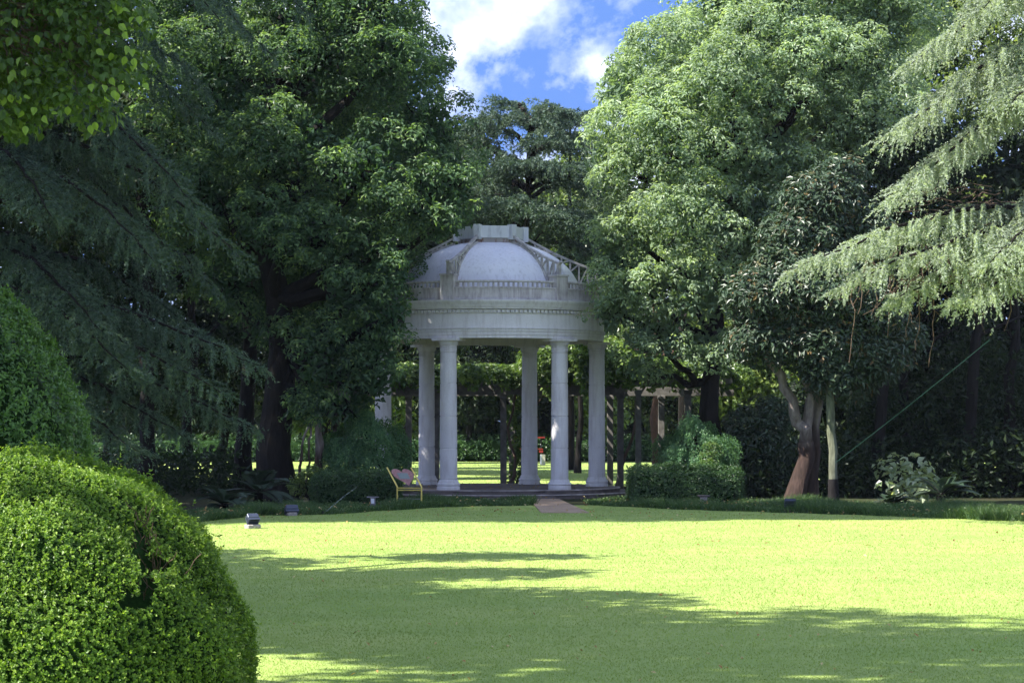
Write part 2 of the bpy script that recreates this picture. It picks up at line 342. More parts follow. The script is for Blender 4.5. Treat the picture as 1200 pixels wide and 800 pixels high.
def puffs(lv, rng, lobes, n_puffs, per, pr, L, W, back=.5, tint=(.35, .22), lift=.35, fill=.12, shell=(.8, 1.05), droop=.2, gap=0., sub=0, rnd=False):
    lobes = np.array(lobes, float); par = lobes
    if sub:      # every big lobe carries smaller bouquets, with dark clefts between them
        out_ = []
        for l in lobes:
            k = max(5, int(sub * (l[3] * l[5]) / 2.)); v = unit(rng.normal(size=(k * 3, 3))); v = v[(v[:, 1] < .35) | (rng.random(k * 3) < back)]; v = v[(v[:, 2] > -.5) | (rng.random(len(v)) < .6)][:k]
            rm = (l[3] * l[4] * l[5]) ** (1 / 3)
            for q in v:
                rr = rm * rng.uniform(.27, .46); out_.append((*(l[:3] + q * l[3:6] * rng.uniform(.74, 1.04)), rr * rng.uniform(.95, 1.3), rr * rng.uniform(.9, 1.2), rr * rng.uniform(.6, .85)))
        lobes = np.array(out_)
    c, r = lobes[:, :3], lobes[:, 3:6]
    wgt = (r[:, 0] * r[:, 1] + r[:, 1] * r[:, 2] + r[:, 0] * r[:, 2]); wgt = wgt / wgt.sum()
    n = int(n_puffs * 4.5); k = rng.choice(len(lobes), n, p=wgt)
    u = unit(rng.normal(size=(n, 3)))
    keep = rng.random(n) < np.where(u[:, 1] > .25, back, 1.) * np.where(u[:, 2] < -.3, .35 if sub else .55, 1.)
    p = c[k] + u * r[k] * rng.uniform(*shell, n)[:, None]
    for j in range(len(lobes)):                      # nothing deep inside another lobe
        q = np.sum(((p - c[j]) / r[j]) ** 2, 1); keep &= ~((q < .62) & (k != j))
    if sub:
        for l in par: keep &= np.sum(((p - l[:3]) / l[3:6]) ** 2, 1) > .42
    if gap:                                           # airy openings
        g = np.sin(p[:, 0] * 1.9 + 1) * np.sin(p[:, 1] * 1.7 + 2) * np.sin(p[:, 2] * 2.3 + .5) + .5 * np.sin(p[:, 0] * 4.1) * np.sin(p[:, 2] * 3.7)
        keep &= g > -1.1 + gap
    p, u = p[keep][:n_puffs], u[keep][:n_puffs]; n = len(p)
    ax = unit(u + np.array([0, 0, lift]) + rng.normal(size=(n, 3)) * .3)
    size = rng.uniform(.55, 1.35, n) * pr; pt = rng.normal(tint[0], tint[1] * .8, n)
    idx = np.repeat(np.arange(n), per); m_ = len(idx)
    v = unit(ax[idx] * .75 + rng.normal(size=(m_, 3)) * .8)
    rad = rng.uniform(.3, 1., m_) ** .6
    pos = p[idx] + v * (size[idx] * rad)[:, None] * np.array([1, 1, .8])
    nm = unit(v * .9 + np.array([0, -.1, .55]) + rng.normal(size=(m_, 3)) * .27)
    d = unit(rng.normal(size=(m_, 3)) + v * .6 + np.array([0, 0, -droop]))
    s = rng.uniform(.7, 1.25, m_)
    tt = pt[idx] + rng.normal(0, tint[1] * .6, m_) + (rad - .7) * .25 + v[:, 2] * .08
    (lv.rounds if rnd else lv.leaves)(rng, pos, nm, d, L * s, W * s, tt)
    if fill:
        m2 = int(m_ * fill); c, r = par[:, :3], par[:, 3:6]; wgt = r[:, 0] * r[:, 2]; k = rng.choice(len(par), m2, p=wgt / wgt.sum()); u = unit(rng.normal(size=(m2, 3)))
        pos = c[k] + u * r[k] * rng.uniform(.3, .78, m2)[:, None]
        lv.leaves(rng, pos, unit(rng.normal(size=(m2, 3))), unit(rng.normal(size=(m2, 3))), L * 1.7, W * 2.0, np.full(m2, .0))  # darkest tint inside the lobes paints shade into the clefts
def bend(a, b, k, n=8, rng=None, j=0.):
    a, b = np.array(a, float), np.array(b, float); t = np.linspace(0, 1, n)[:, None]
    p = a + (b - a) * t + np.array(k, float) * np.sin(np.pi * t)
    if rng is not None: p[1:-1] += rng.normal(size=(n - 2, 3)) * j
    return p
def trunk_obj(root, limbs, m='dark_bark', wob=.12, rng=None, sides=10, name='trunk'):
    mb = MB()
    for pts, r0, r1 in limbs:
        n = len(pts); rr = np.linspace(r0, r1, n)
        if pts[0][2] < .3 and r0 > .1: rr[0] *= 1.35; rr[1] *= 1.05
        mb.tube(pts, rr, sides if r0 > .06 else 5, wob, rng)
    return mb.build(name, M[m], root, smooth=True)
def twigs_in(rng, start, lobes, n, r=.03):
    out = []
    for l in lobes:
        c, rr = np.array(l[:3]), np.array(l[3:6])
        for _ in range(n):
            e = c + unit(rng.normal(size=3)) * rr * .8
            out.append((bend(c - rr * .2 * np.array([0, 0, 1]), e, (0, 0, .15), 5, rng, .06), r, r * .3))
    return out

def blobtree(name, label, cat, base, lobes, mt, n_puffs, per, pr, L, W, seed, group=None, trunk_r=.2, bark_='dark_bark', trunk_top=None, twn=2, lean=0., **kw):
    rng = np.random.default_rng(seed); root = empty(name, base, label=label, cat=cat, group=group)
    base = np.array(base, float); cc = np.array([l[:3] for l in lobes]); top = np.array(trunk_top if trunk_top is not None else cc.mean(0))
    pts = bend(base - np.array([0, 0, .05]), top, (lean, 0, 0), 9, rng, trunk_r * .25)
    limbs = [(pts, trunk_r, trunk_r * .45)]
    for l in lobes:
        a = pts[min(8, max(3, int(9 * min(1, max(.3, (l[2] * .8) / max(top[2], .1))))))]
        limbs.append((bend(a, l[:3], (0, 0, -.2), 6, rng, .08), trunk_r * .42, trunk_r * .15))
    limbs += twigs_in(rng, None, lobes, twn, trunk_r * .1)
    trunk_obj(root, limbs, bark_, rng=rng)
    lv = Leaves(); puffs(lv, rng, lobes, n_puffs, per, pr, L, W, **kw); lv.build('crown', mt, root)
    TRI[0] += lv.n // 2
    return root

def cedar_branch(lv, wood, rng, a, b, arch=.5, L2=1.3, n2=18, tw=9, nd=20, nl=.06, nw=.02, hang=.28, tt=.4, r0=.07, wd2=.45, fw=(.5, 1.), vert=1., start=.12, side_droop=.35):
    a, b = np.array(a, float), np.array(b, float); Lb = np.linalg.norm(b - a); n = 16; t = np.linspace(0, 1, n)
    pts = a + (b - a) * t[:, None]; pts[:, 2] += arch * np.sin(np.pi * t ** .8) - .12 * arch * t ** 4
    pts[1:-1] += rng.normal(size=(n - 2, 3)) * .03
    wood.tube(pts, np.linspace(r0, .008, n), 6, .1, rng, cap=False)
    fwd = unit((b - a) * np.array([1, 1, .3])); side = unit(np.cross(fwd, np.array([0, 0, 1.])))
    S = np.linspace(start, .995, n2); BP, BD = [], []
    for i, s in enumerate(S):
        o = np.array([np.interp(s, t, pts[:, k]) for k in range(3)])
        for sg in (-1, 1):
            ln = L2 * (.30 + .7 * math.sin(math.pi * min(1, .25 + .75 * (1 - s)) * .62)) * rng.uniform(.65, 1.15) * (1 if s < .9 else .55)
            d = unit(side * sg + fwd * rng.uniform(*fw) + rng.normal(size=3) * .12)
            m = 6; q = np.linspace(0, 1, m)[:, None]; dr = side_droop * rng.uniform(.6, 1.5)
            sp = o + d * ln * q; sp[:, 2] += .10 * ln * np.sin(np.pi * q[:, 0]) - dr * ln * q[:, 0] ** 2
            if ln > wd2: wood.tube(sp - np.array([0, 0, .012]), np.linspace(.007, .003, m), 4, 0, rng, cap=False)
            k = max(3, int(tw * ln / L2 * 1.4)); u = np.sort(rng.uniform(.08, 1, k))
            bp = np.stack([np.interp(u, q[:, 0], sp[:, c]) for c in range(3)], 1)
            dd = unit(d * rng.uniform(.3, .9, (k, 1)) + np.array([0, 0, -1.]) * rng.uniform(.35, 1.1, (k, 1)) * vert + side * rng.normal(0, .35, (k, 1)) + rng.normal(size=(k, 3)) * .18)
            BP.append(bp); BD.append(dd)
            us = np.linspace(.08, .95, 6); BP.append(np.stack([np.interp(us, q[:, 0], sp[:, c]) for c in range(3)], 1)); BD.append(np.repeat(d[None] * .9 + np.array([[0, 0, -.15]]), 6, 0))
    k = 6; s = rng.uniform(.4, 1, k); BP.append(np.stack([np.interp(s, t, pts[:, c]) for c in range(3)], 1)); BD.append(np.repeat(fwd[None], k, 0))
    BP, BD = np.concatenate(BP), unit(np.concatenate(BD)); nt_ = len(BP)
    tl = hang * rng.uniform(.45, 1.35, nt_); idx = np.repeat(np.arange(nt_), nd); m = len(idx)
    f = rng.uniform(0, 1, m); f2 = f ** 1.0
    p = BP[idx] + BD[idx] * (tl[idx] * f2)[:, None] + np.array([0, 0, -1.]) * (.18 * tl[idx] * f2 ** 2)[:, None]
    rad = unit(np.cross(BD[idx], rng.normal(size=(m, 3))))
    nd_ = unit(BD[idx] * .75 + rad * .8)
    ln = nl * rng.uniform(.7, 1.25, m) * (1.1 - .4 * f)
    lv.blades(rng, p, p + nd_ * ln[:, None], nw, tt + rng.normal(0, .16, m) + rng.normal(0, .12, nt_)[idx])

def shell_shrub(lv, rng, n, c, r, L, W, zmin=0, power=2., jit=.04, tint=(.4, .2), up=.6, front=True, hole=None, sprig=5):
    """clipped surface of an ellipsoid or rounded box: sprigs of small leaves pushed out of the surface"""
    c, r = np.array(c, float), np.array(r, float); k = n // sprig * 3
    u = rng.normal(size=(k, 3)); u /= (np.sum(np.abs(u) ** power, 1) ** (1 / power))[:, None]
    un = unit(np.sign(u) * np.abs(u) ** (power - 1) / r)
    p = c + u * r
    ok = (p[:, 2] > zmin) & ((rng.random(k) < np.where(un[:, 1] > .25, .25, 1)) if front else True)
    lump = .018 * np.sin(p[:, 0] * 7) * np.sin(p[:, 2] * 8 + 1) + .02 * np.sin(p[:, 1] * 9 + p[:, 2] * 4)
    p = p + un * (rng.normal(0, jit, k) + lump * 1.5)[:, None]
    if hole is not None: ok &= ~hole(p)
    p, un = p[ok][:n // sprig], un[ok][:n // sprig]; m = len(p); pt = rng.normal(0, tint[1] * .6, m)
    idx = np.repeat(np.arange(m), sprig); q = len(idx)
    ax = unit(un + np.array([0, 0, up * .4]) + rng.normal(size=(m, 3)) * .25)
    f = np.tile(np.linspace(0, 1, sprig), m)
    pos = p[idx] + ax[idx] * (f * L * 1.3)[:, None]
    d = unit(ax[idx] * (.35 + f[:, None]) + rng.normal(size=(q, 3)) * .6)
    nm = unit(un[idx] * .7 + rng.normal(size=(q, 3)) * .5 + np.array([0, 0, .25]))
    s = rng.uniform(.7, 1.2, q) * (1.05 - .3 * f)
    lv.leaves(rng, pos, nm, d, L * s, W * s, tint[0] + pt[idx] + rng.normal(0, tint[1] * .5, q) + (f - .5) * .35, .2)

# ------------------------------------------------------------------ ground
def sheet(name, pts, z, m, kind='structure', th=0.0):
    bm = bmesh.new(); vs_ = [bm.verts.new((x, y, z)) for x, y in pts]; f = bm.faces.new(vs_); bm.normal_update()
    if f.normal.z < 0: f.normal_flip()
    if th:
        r = bmesh.ops.extrude_face_region(bm, geom=[f]); 
        for v in r['geom']:
            if isinstance(v, bmesh.types.BMVert): v.co.z -= th
        bmesh.ops.recalc_face_normals(bm, faces=bm.faces)
    me = bpy.data.meshes.new(name); bm.to_mesh(me); bm.free()
    return tag(link(name, me, M[m]), kind=kind)
sheet('ground', [(-300, -50), (300, -50), (300, 350), (-300, 350)], 0, 'soil')
# front lawn, its far edge curves round the planting
EDGE = [(-60, 612), (120, 618), (230, 612), (300, 604), (380, 603), (440, 599), (520, 594), (620, 592), (700, 592), (800, 597), (900, 600), (1000, 603), (1100, 607), (1200, 611), (1400, 616)]
def gpt(px, py): d = F * EYE / (py - HZ); return ((px - 600) / F * d, d)
edge = [gpt(*e) for e in EDGE]
sheet('lawn', [(-30, -8), (34, -8), (34, edge[-1][1] - 4)] + edge[::-1] + [(-22, edge[0][1] - 3), (-30, 35)], .012, 'lawn_turf')
def lawn_far(x):
    return np.interp(x, [e[0] for e in edge], [e[1] for e in edge])
sheet('back_lawn', [(-45, 76), (-20, 71.5), (10, 71), (45, 74), (60, 95), (50, 117), (-60, 117)], .012, 'lawn_turf')
bm_ = MB(); a = [G(620, 58.9, .03), G(655, 58.9, .03), G(690, 49.9, .03), G(634, 49.9, .03)]
top = np.array(a); bot = top - np.array([0, 0, .06]); V = np.concatenate([top, bot])
bm_.add(V, [(0, 3, 2, 1), (4, 5, 6, 7), (0, 1, 5, 4), (1, 2, 6, 5), (2, 3, 7, 6), (3, 0, 4, 7)]); tag(bm_.build('path', M['path_stone']), kind='structure')
bm_ = MB(); bm_.add(np.concatenate([np.array([G(343, 57, .05), G(371, 57, .05), G(371, 53.4, .05), G(346, 53.4, .05)]), np.array([G(343, 57, -.02), G(371, 57, -.02), G(371, 53.4, -.02), G(346, 53.4, -.02)])]),
    [(0, 3, 2, 1), (4, 5, 6, 7), (0, 1, 5, 4), (1, 2, 6, 5), (2, 3, 7, 6), (3, 0, 4, 7)]); tag(bm_.build('side_path', M['path_stone']), kind='structure')

# ------------------------------------------------------------------ rotunda
CX, CY = -.58, 62.8
rot = empty('rotunda', (CX, CY, 0), label='round white stone garden pavilion with six columns and a pale ribbed dome', cat='pavilion')
def loc(parent, o): o.parent = parent; return o
def fr(name, prof, m, seg=96, parent=rot, smooth=True, closed=True):
    return MB().lathe(prof, seg, closed=closed).build(name, M[m], parent, smooth, local=True)
def rough_ring(name, r, z0, z1, seg=150, seed=3):
    """worn stone step: outline a little uneven, edge chipped"""
    g = np.random.default_rng(seed); mb = MB().lathe([(r, z0), (r, z1 - .02), (r - .02, z1), (.02, z1), (.02, z0)], seg)
    v = mb.v[0]; n = len(v) // 5
    for i in range(n):
        ch = max(0, g.normal(0, .012)) + (.03 if g.random() < .06 else 0); k = i * 5
        dirv = v[k] / r
        v[k + 1][:2] -= dirv[:2] * ch * 1.2; v[k + 2][:2] -= dirv[:2] * ch * 2; v[k + 1][2] -= ch
    return mb.build(name, M['floor_stone'], rot, local=True)
rough_ring('step', 3.92, -.02, .115)
rough_ring('step', 3.52, .115, .225, seed=5)
for r_, z_ in ((3.92, .115), (3.52, .225)):
    MB().lathe([(r_ - .05, z_ - .004), (r_ + .012, z_ - .022), (r_ + .016, z_ - .008), (r_ + .004, z_ + .006), (r_ - .05, z_ + .006)], 120).build('step_nosing', M['nosing_stone'], rot, local=True)
# one column, copied five times
def column_meshes():
    r0, r1, z0 = .232, .212, .225
    base = MB().lathe([(.305, z0), (.305, z0 + .07), (.295, z0 + .085), (.295, z0 + .10), (.312, z0 + .125), (.305, z0 + .16), (.275, z0 + .18), (.27, z0 + .20), (.262, z0 + .225), (.245, z0 + .25), (.24, z0 + .27), (.0, z0 + .27), (.0, z0)], 40, closed=False).me('column_base', True)
    zs = [z0 + .27, 1.30, 2.14, 3.00, 3.80]; drums = []
    for i in range(4):
        a, b = zs[i], zs[i + 1]; ra, rb = [r0 + (r1 - r0) * ((z - zs[0]) / (zs[-1] - zs[0])) ** 1.3 for z in (a, b)]
        drums.append(MB().lathe([(ra - .016, a), (ra - .016, a + .008), (ra, a + .013), (rb, b - .013), (rb - .016, b - .008), (rb - .016, b), (0, b), (0, a)], 40, closed=False).me('drum', True))
    cap = MB().lathe([(.206, 3.80), (.218, 3.805), (.218, 3.83), (.206, 3.84), (.206, 3.93), (.222, 3.94), (.222, 3.955), (.215, 3.965), (.235, 3.99), (.258, 4.03), (.262, 4.06), (.262, 4.10), (0, 4.10), (0, 3.8)], 40, closed=False)
    capm = cap.me('capital', True)
    fl = MB()
    for i in range(24):
        an = i * math.pi / 12; fl.box((math.cos(an) * .212, math.sin(an) * .212, 3.886), (.02, .026, .075), an)
    return base, drums, capm, fl.me('capital_flutes')
cb, cdr, cc_, cf = column_meshes()
for m_ in [cb, cc_] + cdr:
    try: m_.set_sharp_from_angle(angle=math.radians(28))
    except Exception: pass
RC = 2.94; ANG = [38.5, -21.5, 98.5, -81.5, 158.5, -141.5]
def radial(deg, r): a = math.radians(deg); return r * math.sin(a), -r * math.cos(a)
for i, dg in enumerate(ANG):
    x, y = radial(dg, RC); rz = math.radians(dg)
    colm = link('column', cb, M['white_stone'], rot, True); colm.location = (x, y, 0); colm.rotation_euler[2] = rz
    for dm in cdr: link('drum', dm, M['white_stone'], colm, True)
    link('capital', cc_, M['white_stone'], colm, True); link('capital_flutes', cf, M['white_stone'], colm, True)
    ab = MB().box((0, 0, 4.135), (.70, .62, .07)).build('abacus', M['white_stone'], colm, local=True)
# entablature rings
fr('architrave', [(3.07, 4.17), (3.07, 4.25), (3.09, 4.255), (3.09, 4.34), (3.115, 4.345), (3.115, 4.40), (3.14, 4.41), (3.14, 4.425), (3.10, 4.43), (2.72, 4.43), (2.72, 4.17)], 'white_stone')
fr('frieze', [(3.085, 4.433), (3.085, 4.80), (3.10, 4.81), (3.10, 4.825), (2.72, 4.825), (2.72, 4.433)], 'white_stone')
fr('cornice', [(3.10, 4.905), (3.20, 4.925), (3.20, 4.96), (3.225, 4.965), (3.25, 5.04), (3.27, 5.07), (3.30, 5.12), (3.30, 5.155), (2.72, 5.16), (2.72, 4.828), (3.09, 4.828), (3.09, 4.905)], 'white_stone')
dt = MB(); nd_ = 168
for i in range(nd_):
    a = 2 * math.pi * i / nd_; dt.box((3.125 * math.cos(a), 3.125 * math.sin(a), 4.866), (.065, .066, .072), a)
tag(dt.build('dentil_course', M['white_stone'], rot, local=True), kind='stuff')
fr('parapet', [(3.02, 5.163), (3.02, 5.20), (2.985, 5.21), (2.985, 5.46), (3.01, 5.465), (3.01, 5.50), (2.985, 5.505), (2.70, 5.505), (2.70, 5.163)], 'stained_stone')
fr('balustrade_rail', [(2.93, 5.625), (2.955, 5.635), (2.955, 5.67), (2.93, 5.68), (2.83, 5.68), (2.83, 5.625)], 'stained_stone')
bal = MB().lathe([(.032, 5.505), (.032, 5.525), (.022, 5.535), (.034, 5.565), (.024, 5.60), (.032, 5.612), (.032, 5.625)], 8, closed=False).me('baluster', True)
for i, dg in enumerate(ANG):
    for k in range(22):
        a2 = dg + 60 * (k + 1) / 23
        if abs(((a2 - dg + 30) % 60) - 30) < 3.6: continue
        x, y = radial(a2, 2.89); o = link('baluster', bal, M['stained_stone'], rot, True); o.location = (x, y, 0)
dome = lambda r: 5.42 + 1.5 * math.sqrt(max(0, 1 - (r / 2.44) ** 2))
# dome panels: six gores
gore = []
pr = [(r, dome(r)) for r in (2.435, 2.41, 2.35, 2.26, 2.14, 2.0, 1.82, 1.6, 1.36, 1.1, .9)]
pri = [(r - .06, z - .06) for r, z in pr[::-1]]
gm = MB().lathe(pr + pri, 14, a0=math.radians(-90 - 30) + .004, arc=math.radians(60) - .008).me('dome_panel', True)
for dg in ANG:
    o = link('dome_panel', gm, M['dome_metal'], rot, True); o.rotation_euler[2] = math.radians(dg + 30)
    try: o.data.set_sharp_from_angle(angle=math.radians(50))
    except Exception: pass
fr('dome_base', [(2.72, 5.30), (2.72, 5.44), (2.42, 5.46), (2.36, 5.46), (2.36, 5.30)], 'stained_stone')
# lantern: hexagon with a projecting pier at each corner
hx = MB().lathe([(.90, 6.80), (.90, 6.93), (.80, 6.93), (.80, 6.80)], 6, a0=math.radians(-90 + ANG[0])); hx.build('lantern_base', M['rusty_metal'], rot, local=True)
hx = MB().lathe([(.92, 6.933), (.95, 6.95), (.95, 7.27), (.0, 7.30), (.0, 6.933)], 6, a0=math.radians(-90 + ANG[0]), closed=False); hx.build('lantern', M['lantern_metal'], rot, local=True)
for dg in ANG:
    x, y = radial(dg, .93); MB().box((0, 0, 0), (.17, .2, .40)).build('lantern_pier', M['lantern_metal'], rot, local=True)
    o = rot.children[-1] if rot.children else None
    o = col.objects[-1]; o.location = (x, y, 7.10); o.rotation_euler[2] = math.radians(dg)
# ribs as open trusses, piers under their feet
def rib_mesh():
    mb = MB(); n = 9; rs = np.linspace(.98, 2.93, n)
    topz = lambda t: 7.0 - 1.12 * t + .26 * t * t
    T = [(0, -r, topz(i / (n - 1))) for i, r in enumerate(rs)]
    Bm = [(0, -r, dome(r) + .03 if r < 2.36 else 5.72) for r in rs]
    for i in range(n - 1):
        mb.bar(T[i], T[i + 1], .085, .055)
        if rs[i + 1] < 2.45: mb.bar(Bm[i], Bm[i + 1], .07, .05)
    for i in range(1, n):
        if T[i][2] - Bm[i][2] > .08:
            mb.bar(Bm[i], T[i], .045, .045)
            if i < n - 1: mb.bar(Bm[i], T[i + 1], .04, .04)
    mb.bar(T[-1], (0, -3.0, topz(1) + .05), .1, .055)
    for dx in (-.05, .05): mb.bar((dx, -2.91, 5.84), (dx, -2.91, 6.14), .035)
    return mb.me('dome_rib')
rm = rib_mesh()
pier = MB().box((0, -2.90, 5.485), (.37, .32, .63)).box((0, -2.90, 5.825), (.42, .37, .045)).me('parapet_pier')
for dg in ANG:
    for nm, me_, mm in (('dome_rib', rm, 'rib_paint'), ('parapet_pier', pier, 'stained_stone')):
        o = link(nm, me_, M[mm], rot, True); o.rotation_euler[2] = math.radians(dg)

# ------------------------------------------------------------------ pergola
per = empty('pergola', (0, 70.5, 0), label='long low brown timber pergola on square posts behind the round pavilion', cat='pergola')
def post(px, d, z1=2.83, w=.19, m='pergola_wood'):
    g = G(px, d); MB().box((g[0], d, z1 / 2), (w, w, z1)).box((g[0], d, z1 - .06), (w * 1.3, w * 1.3, .12 - .006)).build('post', M[m], per, bevel=.01)
for px in (407, 511, 590, 727): post(px, 69)
post(748, 68.6, 2.95, .17, 'pergola_pale'); post(806, 69.2, 2.95, .2)
for px in (373, 479, 600, 715, 775): post(px, 72.6)
for d, x0, x1, z in ((69, 330, 735, 2.95), (72.6, 320, 860, 2.95)):
    a, b = G(x0, d, z), G(x1, d, z); MB().bar(a, b, .16, .28).build('beam', M['pergola_wood'], per, bevel=.01)
MB().bar(G(722, 68.7, 3.17), G(858, 68.7, 3.21), .22, .16).build('beam', M['pergola_pale'], per, bevel=.01)
raf = MB().box((0, 0, 0), (.09, 4.9, .16)).me('rafter')
for i, px in enumerate(np.arange(335, 735, 11.5)):
    g = G(px, 70.8, 3.175); o = link('rafter', raf, M['pergola_wood'], per, True); o.location = (g[0], .3, g[2])
rng = np.random.default_rng(50)
vine = empty('climbing_vine', G(600, 70.8, 0), label='leafy green climbing vine lying along the top of the timber pergola', cat='vine')
lb = []
for px in np.arange(335, 870, 16):
    hgt = .28 if px < 620 else (.75 + .35 * math.sin(px * .03)) if px < 835 else .35
    g = P(px, 447, 70.6); lb.append((g[0], 70.2 + .8 * rng.normal(), 3.32 + hgt * .45, .42, 1.7, hgt * .62))
lv = Leaves(); puffs(lv, rng, [(a, b - 1.6 if q % 3 else b, c - (.18 if q % 3 else 0), d, e * (.35 if q % 3 else 1), f * 1.15) for q, (a, b, c, d, e, f) in enumerate(lb)] + lb, 1900, 16, .17, .14, .09, tint=(.5, .25), fill=.1, shell=(.7, 1.1), droop=.5)
lv.build('leaves', 'vine_leaf', vine)
for a_, b_, k_, r_ in ((G(596, 70, 0), G(600, 70, 3.2), (.1, 0, 0), .06), (G(604, 71, 0), G(640, 70, 3.4), (.1, .1, 0), .05), (G(722, 70, 0), G(760, 70, 3.5), (.0, .1, 0), .06)):
    trunk_obj(vine, [(bend(a_, b_, k_, 8, rng, .08), r_, r_ * .4)], 'twig_bark', rng=rng, name='stem')
lv = Leaves(); lb = [(G(604 + rng.normal() * 4, 70.8)[0], 70.8, z, .14, .14, .2) for z in np.arange(.3, 3, .28)]
puffs(lv, rng, lb, 110, 9, .13, .12, .08, tint=(.4, .2), fill=0); lv.build('hanging_leaves', 'vine_leaf', vine)
# ------------------------------------------------------------------ small things on the lawn edge
sg = empty('heart_sign', G(480, 53.7), label='heart-shaped pink information board on a brass tube stand beside the pavilion steps', cat='sign')
dS = 53.7; A = G(465.5, dS, 0); B = G(494, dS - .25, 0); up = .47; av = np.array([-.25, .22, .45])
f = MB(); rt = .019
for q in (A, B):
    f = MB().tube([q, q + [0, 0, up - .03], q + [0, 0, up], q + [-.006, .006, up + .02], q + [0, 0, up] + av], rt, 8); f.build('leg', M['brass'], sg, True)
for z in (.45, .40, .20):
    MB().tube([A + [0, 0, z], B + [0, 0, z]], rt * (.8 if z > .3 else .4), 6).build('crossbar', M['brass'] if z > .3 else M['grey_metal'], sg, True)
u = (B - A); mid0 = (A + B) / 2 + np.array([0, 0, up + .02]); un = u / np.linalg.norm(u); vn = av / np.linalg.norm(av); nn = np.cross(un, vn); nn = nn if nn[1] < 0 else -nn
tt = np.linspace(0, 2 * math.pi, 44, endpoint=False)
hx_ = 16 * np.sin(tt) ** 3 / 16 * .275; hy = (13 * np.cos(tt) - 5 * np.cos(2 * tt) - 2 * np.cos(3 * tt) - np.cos(4 * tt) + 17) / 29 * .50
def plate(name, xy, z0, z1, m, parent, inset=.0):
    bm = bmesh.new(); vs_ = [bm.verts.new(mid0 + un * x + vn * y + nn * z0) for x, y in xy]; f = bm.faces.new(vs_)
    r = bmesh.ops.extrude_face_region(bm, geom=[f])
    for v in r['geom']:
        if isinstance(v, bmesh.types.BMVert): v.co += Vector(nn * (z1 - z0))
    bmesh.ops.recalc_face_normals(bm, faces=bm.faces); me = bpy.data.meshes.new(name); bm.to_mesh(me); bm.free(); return link(name, me, M[m], parent)
hp = plate('heart_panel', list(zip(hx_, hy)), -.012, .012, 'heart_pink', sg)
plate('plaque', [(-.135, .21), (.135, .21), (.135, .38), (-.135, .38)], .013, .019, 'plaque_grey', hp)

def floodlight(px, d, py_top, wpx, label, base_m, tilt, rz, seg_g, bw=1.1):
    s = F / d; W = wpx / s; root = empty('floodlight', G(px, d), rz, label=label, cat='floodlight', group='floodlights along the lawn edge')
    ztop = EYE - (py_top - HZ) / s; h = W * .62; bz = .085
    bb = MB().box((0, 0, bz / 2), (W * bw, .2, bz)).build('base_block', M[base_m], root, bevel=.015, local=True)
    ct, st = math.cos(tilt), math.sin(tilt); R = np.array([[1, 0, 0], [0, ct, -st], [0, st, ct]]); c = np.array([0, .02, ztop - h * .55])
    hs = MB().box(c, (W * .92, .10, h), R=R).build('housing', M['navy_metal'], root, bevel=.008, local=True)
    for k in range(4): MB().box(c + R @ np.array([0, -.075, (k - 1.5) * h * .26]), (W * .98, .05, .014), R=R).build('cooling_fin', M['navy_metal'], root, local=True)
    MB().box(c + R @ np.array([0, .056, 0]), (W * .8, .01, h * .8), R=R).build('glass', M['lamp_glass'], root, local=True)
    for sx in (-1, 1): MB().bar((sx * W * .42, .0, bz), c + np.array([sx * W * .49, 0, 0]), .014, .03).build('bracket', M['navy_metal'], root, local=True)
floodlight(296, 42.6, 601.5, 15, 'navy finned floodlight on a grey stone block out on the lawn beside the round bush', 'grey_block', .75, .5, 0)
floodlight(341.5, 48.5, 590.5, 16, 'navy floodlight tipped face-up in the left border grass near the slanting water jet', 'grey_block', 1.0, .4, 0, .7)
floodlight(926, 50.2, 584, 14, 'dark floodlight on a reddish brick at the foot of the forked tree on the right', 'brick_base', .25, -.1, 0)
bl = empty('garden_light', G(437, 52), label='low flat-topped garden light with a white face in front of the left hedge', cat='garden light')
MB().box((0, 0, .17), (.115, .12, .22)).build('body', M['grey_metal'], bl, local=True)
MB().box((0, -.064, .205), (.07, .01, .11)).build('lens', M['white_paint'], bl, local=True)
MB().box((0, 0, .292), (.27, .17, .022)).build('lid', M['grey_metal'], bl, local=True)
tag(MB().box(G(824.5, 53.6, .27), (.27, .2, .035)).build('stone_slab', M['floor_stone'], bevel=.01), 'pale flat slab lying low in the ground cover before the clipped right hedge', 'slab')
MB_ = MB().box(G(824.5, 53.6, .125), (.16, .12, .25)).build('pedestal', M['grey_block'], col.objects['stone_slab']); MB_.location = (0, 0, 0)
sp = empty('sprinkler', G(378, 49.1), label='lawn sprinkler at the left border throwing a thin slanting jet of water', cat='sprinkler')
MB().tube([G(378, 49.1, 0), G(378, 49.1, .05), G(379, 49.1, .085)], .022, 8).build('nozzle', M['black_rubber'], sp, True)
MB().tube([P(379, 601.5, 49.1), P(396, 587, 49.2), P(410, 576, 49.3), P(420, 569, 49.4)], [.008, .011, .010, .004], 6).build('water_jet', M['water'], sp, True)
tag(MB().tube(bend(P(979, 542, 53.7), P(1160, 398, 49.5), (0, 0, -.03), 8), .0065, 6).build('rope', M['green_rope'], smooth=True), 'thin green rope running from the slim pole-like trunk up to the right', 'rope')

